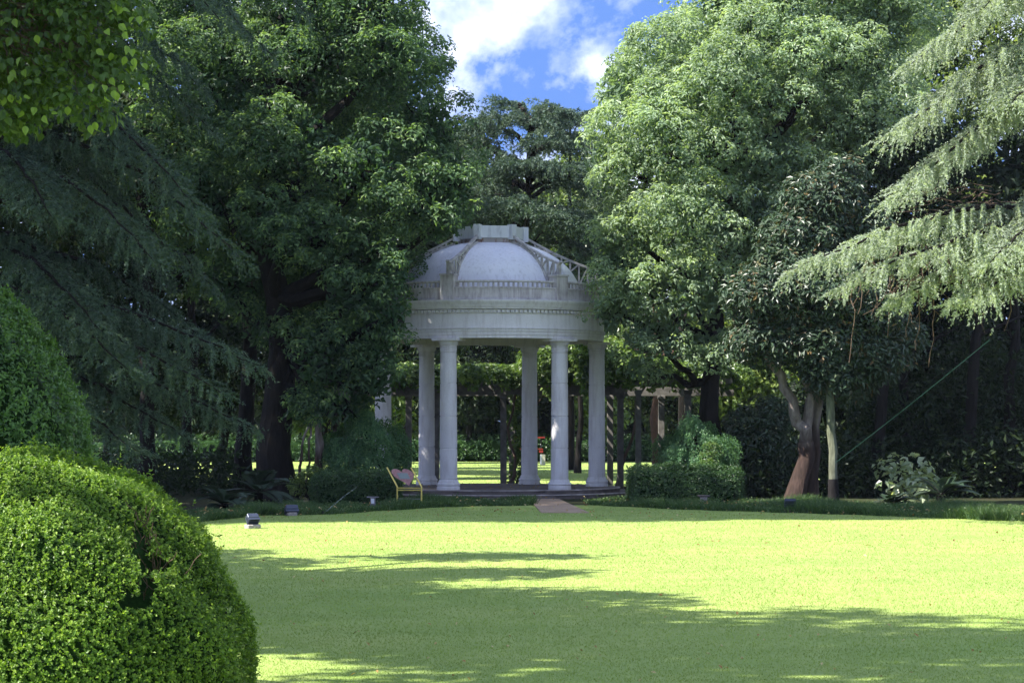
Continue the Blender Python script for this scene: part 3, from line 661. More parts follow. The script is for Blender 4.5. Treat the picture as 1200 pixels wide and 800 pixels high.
# red frame and pale box on the far lawn
rb = empty('red_bench', G(620, 112), label='small red bench seen between the columns on the far lawn', cat='bench')
MB().bar(G(600, 112, 1.27), G(638.5, 112, 1.27), .04, .07).build('backrest', M['red_paint'], rb)
MB().box(G(620, 111.7, .72), (1.35, .3, .04)).build('seat', M['red_paint'], rb)
for px in (606, 634):
    MB().bar(G(px, 112.05, .0), G(px, 112.05, 1.25), .05).build('leg', M['black_rubber'], rb)
    MB().box(G(px, 111.6, .62), (.2, .06, .16)).build('armrest', M['red_paint'], rb)
wb = empty('bollard', G(636, 108), label='short white and cream bollard on the far lawn beside the red bench', cat='bollard')
MB().box((0, 0, .25), (.24, .22, .5)).build('body', M['cream_paint'], wb, bevel=.01, local=True)
MB().box((-.09, -.113, .26), (.07, .006, .46)).build('stripe', M['white_paint'], wb, local=True)

# ------------------------------------------------------------------ clipped bushes in the foreground
def core(name, c, r, root, k=.93, zmin=0, power=2.):
    u = np.linspace(-math.pi / 2, math.pi / 2, 15); v = np.linspace(0, 2 * math.pi, 25)[:-1]
    V = np.array([[np.sign(math.cos(a) * math.cos(b)) * abs(math.cos(a) * math.cos(b)) ** (2 / power), np.sign(math.cos(a) * math.sin(b)) * abs(math.cos(a) * math.sin(b)) ** (2 / power), np.sign(math.sin(a)) * abs(math.sin(a)) ** (2 / power)] for a in u for b in v])
    V = V * np.array(r) * k + np.array(c); V[:, 2] = np.maximum(V[:, 2], zmin + .0)
    Q = [(i * 24 + j, i * 24 + (j + 1) % 24, (i + 1) * 24 + (j + 1) % 24, (i + 1) * 24 + j) for i in range(14) for j in range(24)]
    return V, Q
rng = np.random.default_rng(7)
bc = P(42, 788, 16.0); br = np.array([1.46, 1.42, 1.48])
b1 = empty('round_box_bush', (bc[0], bc[1], 0), label='big clipped round box bush, bright green, filling the near left corner', cat='bush')
HOLES = [(P(163, 640, 15.2), .085, .19), (P(180, 662, 15.2), .17, .09), (P(172, 690, 15.2), .09, .14), (P(156, 706, 15.2), .17, .085)]
def hole(p):
    h = np.zeros(len(p), bool)
    s = p[:, 1] / 15.2; px = 600 + p[:, 0] / p[:, 1] * F; py = HZ - (p[:, 2] - EYE) / p[:, 1] * F
    for c, rx, rz_ in HOLES:
        cx_, cz_ = 600 + c[0] / c[1] * F, HZ - (c[2] - EYE) / c[1] * F
        h |= (((px - cx_) / (rx * 110)) ** 2 + ((py - cz_) / (rz_ * 110)) ** 2 + .35 * np.sin(px * .33) * np.sin(py * .29) < 1) & (p[:, 1] < bc[1])
    return h
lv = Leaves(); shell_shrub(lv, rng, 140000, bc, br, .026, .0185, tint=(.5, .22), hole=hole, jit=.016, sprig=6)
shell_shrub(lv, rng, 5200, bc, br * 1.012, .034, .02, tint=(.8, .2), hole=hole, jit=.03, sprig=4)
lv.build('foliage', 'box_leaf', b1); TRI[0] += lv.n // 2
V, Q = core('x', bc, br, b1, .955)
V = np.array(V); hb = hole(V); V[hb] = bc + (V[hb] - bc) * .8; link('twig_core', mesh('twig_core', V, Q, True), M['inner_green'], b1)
tw = MB()
for c, rx, rz_ in HOLES:
    for _ in range(14):
        a = c + np.array([rng.normal() * rx * .6, .22, rng.normal() * rz_ * .6]); tw.tube(bend(a, a + np.array([rng.normal() * .06, -.14, .08 + rng.random() * .08]), (0, 0, 0), 4, rng, .01), [.004, .003, .003, .002], 4, cap=False)
tag(tw.build('twigs', M['twig_bark'], b1), kind='stuff')
cc2 = P(-78, 620, 24.0); cr2 = np.array([1.66, 1.6, 2.72])
cc2 = np.array([cc2[0], 24, .75])
b2 = empty('conical_bush', (cc2[0], 24, 0), label='tall dark green clipped conical bush behind the round one at the left edge', cat='bush')
lv = Leaves(); shell_shrub(lv, rng, 48000, cc2, cr2, .07, .034, tint=(.45, .26), jit=.025, up=1.6, sprig=6); lv.build('foliage', 'dark_box_leaf', b2)
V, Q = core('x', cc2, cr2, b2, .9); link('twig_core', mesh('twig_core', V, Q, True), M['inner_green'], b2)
TRI[0] += lv.n // 2

# ------------------------------------------------------------------ hedges and low shrubs
def hedge(px0, px1, d, z1, dep, n, label, L=.06, W=.035, m='hedge_leaf', seed=0, group=None):
    rng = np.random.default_rng(seed); a, b = G(px0, d), G(px1, d); c = (a + b) / 2; r = np.array([(b[0] - a[0]) / 2, dep / 2, z1 / 2]); c = np.array([c[0], d + dep / 2, z1 / 2])
    h = empty('clipped_hedge', (c[0], c[1], 0), label=label, cat='hedge', group=group)
    lv = Leaves(); shell_shrub(lv, rng, n, c, r, L, W, power=9, jit=.03, zmin=.02, tint=(.42, .42)); lv.build('foliage', m, h); TRI[0] += lv.n // 2
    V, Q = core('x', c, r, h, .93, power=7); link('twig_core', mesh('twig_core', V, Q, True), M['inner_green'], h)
hedge(743, 868, 54.6, .86, 1.5, 26000, 'clipped knee-high dark hedge to the right of the pavilion steps', seed=1)
hedge(368, 462, 54.2, .72, 1.4, 20000, 'low dark clipped hedge left of the pavilion behind the heart sign', seed=2)
hedge(60, 1150, 117.5, 1.15, 1.6, 22000, 'long clipped hedge closing the far lawn behind the pavilion', .17, .1, seed=3)
def weeping(px, d, cz, r, label, seed, n=900):
    rng = np.random.default_rng(seed); g = G(px, d); root = empty('weeping_shrub', g, label=label, cat='shrub'); lv = Leaves()
    u = unit(rng.normal(size=(n * 2, 3))); u[:, 2] = np.abs(u[:, 2]); u = u[(u[:, 1] < .4) | (rng.random(n * 2) < .5)][:n]
    lump = 1 + .2 * np.sin(u[:, 0] * 6 + seed) * np.sin(u[:, 1] * 5) + .14 * np.sin(u[:, 2] * 9 + u[:, 0] * 4)
    p = g + np.array([0, 0, cz]) + u * np.array(r) * (rng.uniform(.82, 1.04, len(u)) * lump)[:, None]
    k = 22; idx = np.repeat(np.arange(len(u)), k); f = np.tile(np.linspace(0, 1, k), len(u)); ln = rng.uniform(.2, .5, len(u)) * (.6 + .6 * (1 - u[:, 2]))
    o = unit(u * np.array([1, 1, .0]) + 1e-3)
    pos = p[idx] + o[idx] * (.55 * ln[idx] * f)[:, None] + np.array([0, 0, -1.]) * (ln[idx] * f ** 1.4)[:, None] + rng.normal(size=(len(idx), 3)) * .03
    d_ = unit(np.array([0, 0, -1.]) + rng.normal(size=(len(idx), 3)) * .7)
    lv.leaves(rng, pos, unit(o[idx] + np.array([0, 0, .8]) + rng.normal(size=(len(idx), 3)) * .4), d_, .075, .03, .4 + rng.normal(0, .33, len(u))[idx] + (f - .5) * .3 + rng.normal(0, .12, len(idx)))
    lv.build('foliage', 'weeping_leaf', root); TRI[0] += lv.n // 2
    trunk_obj(root, [(bend(g, g + [0, 0, cz + r[2] * .8], (.05, 0, 0), 6, rng, .04), .07, .04)] + [(bend(g + [0, 0, cz * .9], g + np.array([0, 0, cz]) + unit(rng.normal(size=3)) * np.array(r) * [.8, .8, .5], (0, 0, .3), 6, rng, .04), .03, .01) for _ in range(9)], 'dark_bark', rng=rng)
weeping(428, 57.8, .9, (1.0, .9, 1.2), 'weeping mop-headed dark green shrub left of the pavilion behind the low hedge', 11, 1100)
weeping(815, 59.4, .75, (.92, .9, 1.17), 'weeping rounded green shrub standing behind the clipped right hedge', 12, 1000)
def shrub(px, d, lobes, label, m, n, per, pr, L, W, seed, cat='shrub', name='shrub', **k):
    """lobes in photo pixels (px, py, rx, ry, depth offset)"""
    s = F / d; ll = [(*P(a, b, d + o), rx / s, max(rx / s * .8, .4), ry / s) for a, b, rx, ry, o in lobes]
    return blobtree(name, label, cat, G(px, d), ll, m, n, per, pr, L, W, seed, trunk_r=.06, twn=3, **k)
shrub(896, 61, [(880, 520, 34, 42, 0), (905, 545, 30, 36, 0), (868, 560, 26, 28, 0), (900, 490, 28, 22, .5)], 'dark glossy-leaved shrub between the weeping shrub and the forked tree', 'magnolia_leaf', 330, 22, .24, .13, .06, 21, tint=(.35, .12))
shrub(831, 55.6, [(832, 534, 8, 14, 0), (828, 552, 7, 14, 0)], 'slender bright green sapling sprouting through the clipped right hedge', 'vine_leaf', 40, 22, .13, .07, .03, 22, tint=(.45, .15))
shrub(366, 55.5, [(365, 560, 12, 14, 0), (350, 570, 10, 10, 0)], 'small light green bushlet at the foot of the twisted stems on the left', 'bright_leaf', 40, 20, .12, .08, .04, 24, tint=(.2, .2))
shrub(1062, 55, [(1062, 555, 28, 18, 0), (1042, 567, 22, 12, -.3), (1078, 577, 18, 12, -.4)], 'shrub with big pale sunlit leaves and a forked red-brown stem right of the pole-like trunk', 'sunlit_big_leaf', 50, 8, .3, .19, .12, 25, bark_='red_bark', tint=(.5, .3), gap=.3, fill=0)
def fan(px, d, z0, n, Lf, label, seed, cat='cycad', name='cycad', m='cycad_leaf', upk=.8):
    """fronds arching from one crown, leaflets along both sides"""
    rng = np.random.default_rng(seed); g = G(px, d); root = empty(name, g, label=label, cat=cat); lv = Leaves(); wd = MB()
    wd.tube([g, g + [0, 0, z0]], [.12, .10], 8, .15, rng)
    for i in range(n):
        a = rng.uniform(0, 6.283); el = rng.uniform(.15, 1.25) * upk; d0 = np.array([math.cos(a) * math.cos(el), math.sin(a) * math.cos(el), math.sin(el)]); L = Lf * rng.uniform(.8, 1.15)
        q = np.linspace(0, 1, 9)[:, None]; sp = g + np.array([0, 0, z0]) + d0 * L * q; sp[:, 2] -= .38 * L * q[:, 0] ** 2
        wd.tube(sp, np.linspace(.012, .004, 9), 4, cap=False)
        u = np.linspace(.12, 1, 60); b = np.stack([np.interp(u, q[:, 0], sp[:, c]) for c in range(3)], 1)
        T = unit(np.gradient(b, axis=0)); sd_ = unit(np.cross(T, [0, 0, 1.]))
        for sg_ in (-1, 1):
            dd = unit(T * .35 + sd_ * sg_ + np.array([0, 0, .12])); ll = .2 * np.sin(np.pi * np.clip(u, .1, .93)) + .04
            lv.leaves(rng, b, unit(np.cross(dd, T)), dd, ll, .012, np.full(len(b), .4) + rng.normal(0, .15, len(b)))
    wd.build('trunk', M['dark_bark'], root); lv.build('fronds', m, root); TRI[0] += lv.n // 2
fan(303, 53, .35, 22, 1.25, 'dark cycad with stiff arching fronds before the thick left trunk', 31)
fan(1103, 53, .3, 16, .95, 'cycad with feathery fronds at the right border beside the pale-leaved shrub', 32)
fan(1045, 53.5, .08, 14, .7, 'low dark fern-like cycad at the foot of the pale-leaved shrub', 33)
fan(262, 51, .15, 14, .9, 'low dark cycad under the left cedar, left of the taller cycad', 34)
# ------------------------------------------------------------------ trees
def lob(px, py, rx, ry, d, ds=1.):
    s = F / d; return (*P(px, py, d), rx / s, rx / s * ds, ry / s)
# left camphor tree
D = 58.
L1 = [lob(532, 212, 28, 42, D - .5), lob(515, 262, 38, 26, D - .8), lob(462, 318, 26, 40, D - 2), lob(458, 370, 26, 34, D - 2), lob(440, 430, 32, 36, D - 1.5), lob(400, 480, 34, 18, D - 1), lob(380, 60, 95, 80, D), lob(458, 74, 58, 60, D - .5), lob(500, 150, 50, 55, D), lob(505, 235, 52, 52, D - .8), lob(430, 200, 60, 60, D - 1.2), lob(340, 170, 70, 60, D - .8), lob(250, 110, 75, 85, D - .2),
      lob(240, 230, 60, 60, D - .5), lob(330, 270, 66, 46, D - 1.6), lob(420, 285, 55, 36, D - 1), lob(420, 345, 52, 42, D - 1.5), lob(440, 395, 36, 36, D - 1.2), lob(385, 420, 56, 48, D - 1.2), lob(430, 455, 34, 30, D - .9),
      lob(350, 470, 30, 26, D - .5), lob(395, -40, 80, 70, D + .4), lob(330, -50, 90, 70, D + .8), lob(220, 0, 70, 70, D + 1), lob(440, 12, 36, 40, D), lob(320, 380, 42, 40, D + .5), lob(270, 330, 45, 40, D + .3), lob(400, 200, 110, 90, D + 4.5), lob(405, 60, 90, 90, D + 4.5), lob(280, 220, 110, 100, D + 4.5), lob(420, 330, 80, 70, D + 4), lob(300, 60, 100, 90, D + 5), lob(330, 340, 70, 60, D + 4)]
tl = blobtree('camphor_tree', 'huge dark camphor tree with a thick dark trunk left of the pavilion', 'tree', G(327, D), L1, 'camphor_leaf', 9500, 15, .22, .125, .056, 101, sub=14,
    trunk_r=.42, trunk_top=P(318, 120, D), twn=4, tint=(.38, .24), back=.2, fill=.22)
# right camphor tree
D = 61.
L2 = [lob(712, 300, 26, 40, D - 1), lob(718, 365, 24, 34, D - 1), lob(812, 92, 84, 62, D), lob(735, 110, 42, 55, D - .6), lob(722, 190, 44, 55, D - .8), lob(790, 170, 75, 65, D - 1.6), lob(860, 110, 80, 75, D - 1.6), lob(930, 60, 80, 65, D - .8), lob(1010, 50, 70, 60, D), lob(1000, 130, 70, 60, D - .5),
      lob(900, 190, 70, 50, D - 1.4), lob(742, 270, 46, 42, D - 1.2), lob(810, 260, 62, 52, D - 2), lob(880, 260, 55, 50, D - 1.2), lob(750, 335, 48, 45, D - 1.2), lob(815, 345, 58, 48, D - 1.6), lob(770, 395, 52, 36, D - 1), lob(830, 410, 50, 30, D - .8),
      lob(890, -30, 80, 60, D + .3), lob(960, -40, 90, 70, D + .3), lob(1050, 0, 60, 60, D + .6), lob(855, 10, 50, 45, D + .2), lob(960, 230, 60, 60, D + .2), lob(890, 340, 45, 60, D + .4), lob(755, 432, 40, 16, D + .3), lob(850, 150, 130, 110, D + 4.5), lob(950, 80, 110, 100, D + 4.5), lob(850, 300, 110, 90, D + 4), lob(980, 200, 90, 90, D + 4)]
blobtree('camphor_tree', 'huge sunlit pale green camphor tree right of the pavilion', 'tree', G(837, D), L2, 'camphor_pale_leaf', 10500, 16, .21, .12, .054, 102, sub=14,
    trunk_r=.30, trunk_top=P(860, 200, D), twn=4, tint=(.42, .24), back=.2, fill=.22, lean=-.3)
# magnolia with the forked sunlit trunk
D = 55.
rng = np.random.default_rng(103)
mg = empty('magnolia_tree', G(945, D), label='dark leathery-leaved magnolia with a sunlit reddish forked trunk', cat='tree')
lm = [lob(900, 350, 50, 32, D - .8), lob(960, 340, 60, 34, D - 1), lob(1010, 365, 45, 30, D - .8), lob(900, 400, 45, 26, D - .6), lob(960, 400, 50, 32, D - .8), lob(1010, 415, 50, 32, D - .4), lob(945, 280, 50, 34, D), lob(965, 235, 46, 32, D), lob(1000, 270, 40, 34, D + .3),
      lob(925, 320, 45, 30, D - .4), lob(985, 205, 24, 16, D), lob(1005, 315, 40, 30, D), lob(985, 445, 40, 22, D - .2), lob(1050, 400, 30, 26, D)]
F0, FL, FR = P(944, 518, D), P(925, 470, D - .1), P(948, 470, D)
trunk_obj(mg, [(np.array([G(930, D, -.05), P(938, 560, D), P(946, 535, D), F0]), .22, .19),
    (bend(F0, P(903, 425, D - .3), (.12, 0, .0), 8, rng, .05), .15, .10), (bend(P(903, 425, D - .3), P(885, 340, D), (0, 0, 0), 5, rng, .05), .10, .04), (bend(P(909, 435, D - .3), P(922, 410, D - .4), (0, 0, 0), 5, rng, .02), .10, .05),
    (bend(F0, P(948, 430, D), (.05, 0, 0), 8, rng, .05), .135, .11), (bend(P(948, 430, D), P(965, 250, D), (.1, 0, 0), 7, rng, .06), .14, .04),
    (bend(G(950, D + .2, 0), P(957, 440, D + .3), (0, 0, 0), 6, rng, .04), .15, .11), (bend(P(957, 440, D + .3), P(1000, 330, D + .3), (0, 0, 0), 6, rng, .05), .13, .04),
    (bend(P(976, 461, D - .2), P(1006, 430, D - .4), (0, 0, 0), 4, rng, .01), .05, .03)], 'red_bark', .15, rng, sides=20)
lv = Leaves(); puffs(lv, rng, lm, 2500, 13, .22, .155, .06, tint=(.3, .14), back=.4, fill=.12, lift=.6, shell=(.75, 1.08))
t_ = lv.t[0]; r_ = rng.random(len(t_) // 2) < .04; t_[np.repeat(r_, 2)] = .95
lv.build('crown', 'magnolia_leaf', mg); TRI[0] += lv.n // 2
# slim pole-like trunk
D = 54.
sl = empty('slim_tree', G(977, D), label='slim straight lichen-grey trunk with a dark-wrapped foot right of the forked magnolia', cat='tree')
rng = np.random.default_rng(104)
trunk_obj(sl, [(bend(G(977, D, .0), P(972, 420, D), (0, 0, 0), 9, rng, .012), .105, .09), (bend(P(972, 420, D), P(975, 300, D + .5), (.05, 0, 0), 5, rng, .04), .085, .04)], 'lichen_bark', .08, rng)
MB().tube(bend(G(977, D, 0), P(976, 561, D), (0, 0, 0), 5), [.16, .14, .13, .125, .12], 12, .05).build('trunk_wrap', M['dark_wrap'], sl, True)
lv = Leaves(); puffs(lv, rng, [lob(985, 440, 26, 20, D), lob(965, 420, 28, 22, D), lob(1000, 400, 30, 24, D + .4)], 130, 14, .22, .17, .07, tint=(.3, .15)); lv.build('crown', 'magnolia_leaf', sl)
# twisted pale stems at the left, by the pergola
rng = np.random.default_rng(105)
cm = empty('crape_myrtle', G(358, 57.), label='small tree of twisted thin sunlit stems left of the pavilion', cat='tree')
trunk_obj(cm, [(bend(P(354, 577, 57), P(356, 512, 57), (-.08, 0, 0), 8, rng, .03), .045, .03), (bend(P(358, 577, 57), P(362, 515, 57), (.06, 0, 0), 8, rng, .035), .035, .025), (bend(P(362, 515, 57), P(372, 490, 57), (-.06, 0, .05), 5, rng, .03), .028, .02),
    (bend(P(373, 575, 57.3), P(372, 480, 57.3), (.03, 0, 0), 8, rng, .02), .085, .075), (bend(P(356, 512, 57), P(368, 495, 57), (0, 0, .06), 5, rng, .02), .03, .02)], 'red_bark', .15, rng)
lv = Leaves(); puffs(lv, rng, [lob(362, 480, 18, 14, 57), lob(370, 470, 18, 16, 57.2)], 60, 14, .16, .1, .05, tint=(.4, .2)); lv.build('crown', 'camphor_leaf', cm)

# ------------------------------------------------------------------ cedars
def cedar(name, label, base, top, trunk_r, branches, m, seed, **kw):
    rng = np.random.default_rng(seed); root = empty(name, base, label=label, cat='tree'); base = np.array(base, float); top = np.array(top, float)
    wood = MB(); tp = bend(base, top, (0, 0, 0), 12, rng, .04); lv = Leaves()
    wood.tube(tp, np.linspace(trunk_r, .05, 12), 12, .1, rng)
    for b in branches:
        tip, zs = b[0], b[1]; k = dict(kw); k.update(b[2] if len(b) > 2 else {})
        f = np.clip((zs - base[2]) / (top[2] - base[2]), 0, 1); s = base + (top - base) * f
        cedar_branch(lv, wood, rng, s, tip, **k)
    wood.build('trunk', M['dark_bark'], root, smooth=True); lv.build('crown', m, root); TRI[0] += len(lv.t) and sum(len(x) for x in lv.t)
    return root
# left cedar: trunk just outside the frame
D = 47.; bx = G(-25, D)
B = []
for (x, y, o, zy, ar) in ((200, 330, 1.6, 240, .5), (150, 250, 1.8, 150, .6), (120, 420, 1.4, 330, .5), (210, 420, 2., 330, .6), (90, 340, -.5, 280, .4), (250, 150, 1.8, 20, .8), (305, 425, -1.2, 365, .55), (300, 500, -.6, 415, .45), (262, 458, -2.0, 370, .5), (285, 300, -1.0, 170, .9), (235, 238, -1.6, 120, .9), (250, 330, .2, 215, .8), (180, 300, -2.6, 205, .7), (150, 430, -2.8, 340, .4),
                    (215, 510, -1.4, 420, .4), (160, 525, -2.2, 440, .35), (120, 385, -2.6, 300, .5), (200, 200, .6, 80, .8), (150, 180, -1.6, 90, .6), (320, 60, -.2, -120, .9), (260, 20, -1.5, -150, .8), (360, 10, .8, -200, .9), (240, 100, .6, -20, .8),
                    (60, 250, -3., 180, .4), (90, 480, -2.8, 400, .3), (120, 120, -2.5, 40, .5), (240, 390, .8, 300, .6), (190, 450, 1., 380, .5), (-150, 300, -2, 250, .4), (-220, 420, 0, 330, .5), (-200, 150, 1, 50, .5)):
    B.append((P(x, y, D + o), P(0, zy, D)[2], dict(arch=ar)))
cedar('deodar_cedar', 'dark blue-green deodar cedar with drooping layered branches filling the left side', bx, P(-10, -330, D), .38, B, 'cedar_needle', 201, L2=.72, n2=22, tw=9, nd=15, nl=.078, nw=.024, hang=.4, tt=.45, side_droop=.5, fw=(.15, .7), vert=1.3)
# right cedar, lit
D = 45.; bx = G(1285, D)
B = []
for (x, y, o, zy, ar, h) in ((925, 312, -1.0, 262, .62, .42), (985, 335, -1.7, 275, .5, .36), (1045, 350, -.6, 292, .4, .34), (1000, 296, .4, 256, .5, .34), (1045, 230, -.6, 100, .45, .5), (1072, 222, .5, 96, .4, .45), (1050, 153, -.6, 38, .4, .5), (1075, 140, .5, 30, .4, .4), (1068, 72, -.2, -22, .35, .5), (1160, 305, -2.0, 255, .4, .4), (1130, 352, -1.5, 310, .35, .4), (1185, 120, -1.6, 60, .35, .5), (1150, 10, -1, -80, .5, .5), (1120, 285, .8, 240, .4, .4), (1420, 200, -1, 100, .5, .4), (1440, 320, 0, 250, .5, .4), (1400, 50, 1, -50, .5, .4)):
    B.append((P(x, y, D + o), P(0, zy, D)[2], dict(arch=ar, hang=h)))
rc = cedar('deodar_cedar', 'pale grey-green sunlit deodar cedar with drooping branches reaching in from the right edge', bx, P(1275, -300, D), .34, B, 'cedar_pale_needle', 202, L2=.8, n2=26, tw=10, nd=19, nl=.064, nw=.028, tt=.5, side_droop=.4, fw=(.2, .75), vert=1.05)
# bare dead twigs hanging below the lit limb
rng = np.random.default_rng(203); dm = MB()
for i in range(75):
    a = P(rng.uniform(1010, 1200), rng.uniform(285, 330), D + rng.uniform(-.8, .6)); L = rng.uniform(.4, 1.3)
    e = a + np.array([rng.normal() * .35 - .1, rng.normal() * .2, -L * rng.uniform(.3, 1)]); dm.tube(bend(a, e, (rng.normal() * .1, 0, -.08), 6, rng, .03), np.linspace(.011, .004, 6), 4, cap=False)
for px, y1 in ((935 + 60, 425), (1062, 395), (1073, 410), (1088, 430), (1040, 395)):
    dm.tube(bend(P(px + 3, 320, D), P(px, y1, D), (.05, 0, 0), 8, rng, .03), np.linspace(.012, .006, 8), 4, cap=False)
for i in range(26):
    a = P(rng.uniform(1090, 1200), rng.uniform(215, 262), D + rng.uniform(-.8, .6)); e = a + np.array([-rng.uniform(.3, 1.1), rng.normal() * .2, rng.uniform(-.25, .1)]); dm.tube(bend(a, e, (0, 0, .05), 6, rng, .03), np.linspace(.012, .004, 6), 4, cap=False)
dm.build('dead_twigs', M['twig_bark'], rc)
# middle cedar behind the dome
D = 84.; bx = G(618, D)
B = []; rng = np.random.default_rng(204)
for i in range(30):
    z = rng.uniform(5.2, 13.2); an = rng.uniform(0, 6.283); R = (1 - (z - 4) / 14) * 5.6 * rng.uniform(.75, 1.1)
    B.append((np.array([bx[0] + R * math.cos(an), D + R * math.sin(an) * .9, z + rng.uniform(-.4, .6)]), z - .2))
for (x, y, o, zy) in ((700, 168, -1, 185), (712, 210, -2, 225), (705, 262, -2.4, 262), (640, 250, -3.5, 262), (560, 150, -1, 175), (545, 215, -2, 240), (650, 130, -.5, 150), (610, 190, -3, 215), (670, 195, -2.6, 215), (690, 300, -2, 290), (540, 180, -2, 200), (600, 120, .5, 150), (645, 165, -2, 190), (585, 235, -3.6, 255), (668, 138, .5, 160)):
    B.append((P(x, y, D + o), P(0, zy, D)[2]))
cedar('deodar_cedar', 'dark deodar cedar with flat tiers of branches behind the pavilion dome', bx, P(620, 150, D), .25, B, 'cedar_needle', 205, wd2=9, L2=1.5, n2=13, tw=6, nd=9, nl=.13, nw=.045, hang=.32, tt=.5, r0=.11, arch=.35, start=.2, side_droop=.25)
B = []
for (x, y, o, zy) in ((700, 128, 0, 140), (640, 125, .5, 140), (690, 160, -1, 170), (650, 170, -1, 180), (720, 190, -1, 200), (630, 210, -1, 215), (715, 240, 0, 240), (640, 150, 0, 160)):
    B.append((P(x, y, 96 + o), P(0, zy, 96)[2]))
cedar('deodar_cedar', 'slender cedar top showing pale against the sky beside the middle cedar', G(668, 96), P(668, 150, 96), .2, B, 'cedar_needle', 206, wd2=9, L2=1.3, n2=10, tw=6, nd=10, nl=.14, nw=.05, hang=.3, tt=.9, arch=.2)

# ------------------------------------------------------------------ overhanging broadleaf at the top left
rng = np.random.default_rng(301); D = 19.
tw_ = empty('tallow_tree', (-9.2, 20, 0), label='broad-leaved tree whose leafy branch overhangs the top left corner', cat='tree')
s = F / D
near = [lob(40, 40, 70, 62, D), lob(110, 30, 55, 55, D), lob(20, 110, 50, 40, D), lob(135, 75, 34, 36, D - .1), lob(85, 115, 50, 34, D), lob(-60, 60, 80, 80, D), lob(60, -40, 110, 50, D), lob(20, 145, 26, 20, D)]
limb = [(bend((-9.2, 20, 0), (-8.8, 20, 9), (.2, 0, 0), 10, rng, .05), .26, .14), (bend((-8.9, 20, 4.2), P(60, 10, D), (0, 0, .35), 10, rng, .04), .09, .02)]
for _ in range(34):
    a = P(rng.uniform(-60, 60), rng.uniform(-10, 40), D); b_ = P(rng.uniform(-10, 165), rng.uniform(0, 150), D + rng.normal() * .2); limb.append((bend(a, b_, (0, 0, .06), 7, rng, .02), .010, .003))
trunk_obj(tw_, limb, 'twig_bark', .08, rng)
lv = Leaves(); puffs(lv, rng, near, 620, 12, .17, .07, .052, tint=(.42, .16), fill=.0, rnd=True, droop=1.4, back=1, shell=(.3, 1.05))
# leaves at the branch tips, painted sunlit by the lightest tint
k = 46; px = rng.uniform(120, 172, k); py = rng.uniform(0, 115, k); px[:22] = rng.uniform(0, 130, 22); py[:22] = rng.uniform(20, 150, 22)
pos = np.array([P(a, b, D - .35 - rng.random() * .2) for a, b in zip(px, py)]); m_ = len(pos)
lv.rounds(rng, pos, unit(np.array([[0, -1., .3]]) + rng.normal(size=(m_, 3)) * .5), unit(np.array([[.25, 0, -1.]]) + rng.normal(size=(m_, 3)) * .35), .08, .056, np.full(m_, 1.))
lv.build('branch_leaves', 'tallow_leaf', tw_); TRI[0] += lv.n // 2

# unseen trees added left of the view, crowns shaped to shade lawn and trees
def side_tree(x, y, lobes, seed, label, n=520, trunk=.28, mt='wood_leaf'):
    blobtree('shade_tree', label, 'tree', (x, y, 0), lobes, mt, n, 17, .6, .28, .17, seed, group='added shade trees left of the lawn', trunk_r=trunk, twn=0, fill=.2, tint=(.5, .2), back=1)
SHADE_TREES = [
 (-9, 13.5, [(-7.8, 13.5, 13, 3.2, 3.4, 2.4), (-6.6, 11, 12, 2.6, 2.4, 2.), (-10, 16, 15, 3, 3, 2.4), (-6.6, 16, 12, 2.2, 1.8, 1.6)], 401, 500, 'unseen tall broad shade tree standing left of the lawn level with the round bush'),
 (-9.5, 4, [(-8.5, 6, 13, 3.2, 3, 2.6), (-5.5, 7.5, 12, 2.6, 2.4, 2), (-10, 1, 12, 3, 3.6, 2.6)], 402, 330, 'unseen broad shade tree left of the lawn nearest the viewer'),
 (-13.5, 23, [(-13.2, 23.5, 11, 2.6, 2.2, 2.2), (-11.5, 24.5, 10, 2.2, 1.8, 1.8), (-14.5, 21, 13, 2.6, 2.2, 2.2), (-10, 21.5, 12, 2., 1.6, 1.5)], 403, 700, 'unseen shade tree with a high crown left of the lawn beyond the conical bush'),
 (-13, 30, [(-11.5, 20, 8.5, 1.8, 1.8, 1.5), (-11.2, 23, 8.6, 1.8, 1.8, 1.6), (-11.4, 26, 8.4, 1.8, 1.8, 1.6), (-11.8, 29, 8.5, 1.8, 1.8, 1.6), (-12.6, 31.6, 8.3, 1.7, 1.4, 1.6), (-8.4, 30.4, 10, 1.3, .5, 1.), (-9.6, 26.3, 10.8, 1.8, .9, 1.), (-9.5, 18.5, 9.5, 2, 1.8, 1.5), (-8, 20.5, 9, 1.8, 1.6, 1.4), (-7.6, 17.6, 10, 1.8, 1.6, 1.4)], 404, 1200, 'unseen slender shade tree midway along the left side of the lawn'),
 (-19, 45, [(-18, 46, 15, 3.6, 3.4, 3.4), (-16, 49, 13, 3, 3, 3), (-20, 42, 16, 3, 3, 3), (-16, 45, 18, 2.6, 2.6, 2.4), (-15, 52, 16, 3, 3, 3), (-14, 47, 20, 3, 3, 2.5)], 405, 1500, 'unseen very tall shade tree left of the lawn beside the deodar cedar'),
 (-17, 60, [(-17, 58, 9.5, 4, 4, 4.5), (-15, 66, 10, 4, 4, 4.5), (-19, 52, 11, 4, 4, 4.5), (-13.6, 62, 10, 3, 4, 3.2), (-17, 62, 12, 4, 4, 3), (-18, 70, 12, 4, 4, 4)], 407, 1700, 'dense evergreen tree added for shade beyond the left cedar at the frame edge'),
 (-15, 41.5, [(-12, 41, 24, 2.6, 1.5, 2), (-10, 41.3, 22, 2.4, 1.4, 1.8), (-14, 41, 20, 3, 1.5, 2), (-16, 42, 22, 3, 1.8, 2), (-13, 40.8, 25, 2.4, 1.4, 1.8), (-15, 43, 25, 3, 1.8, 2), (-12.5, 42.6, 26, 2.6, 1.5, 2), (-18, 41, 20, 3, 1.6, 2)], 406, 1100, 'unseen towering thin-crowned shade tree left of the lawn, high above the others'),
]
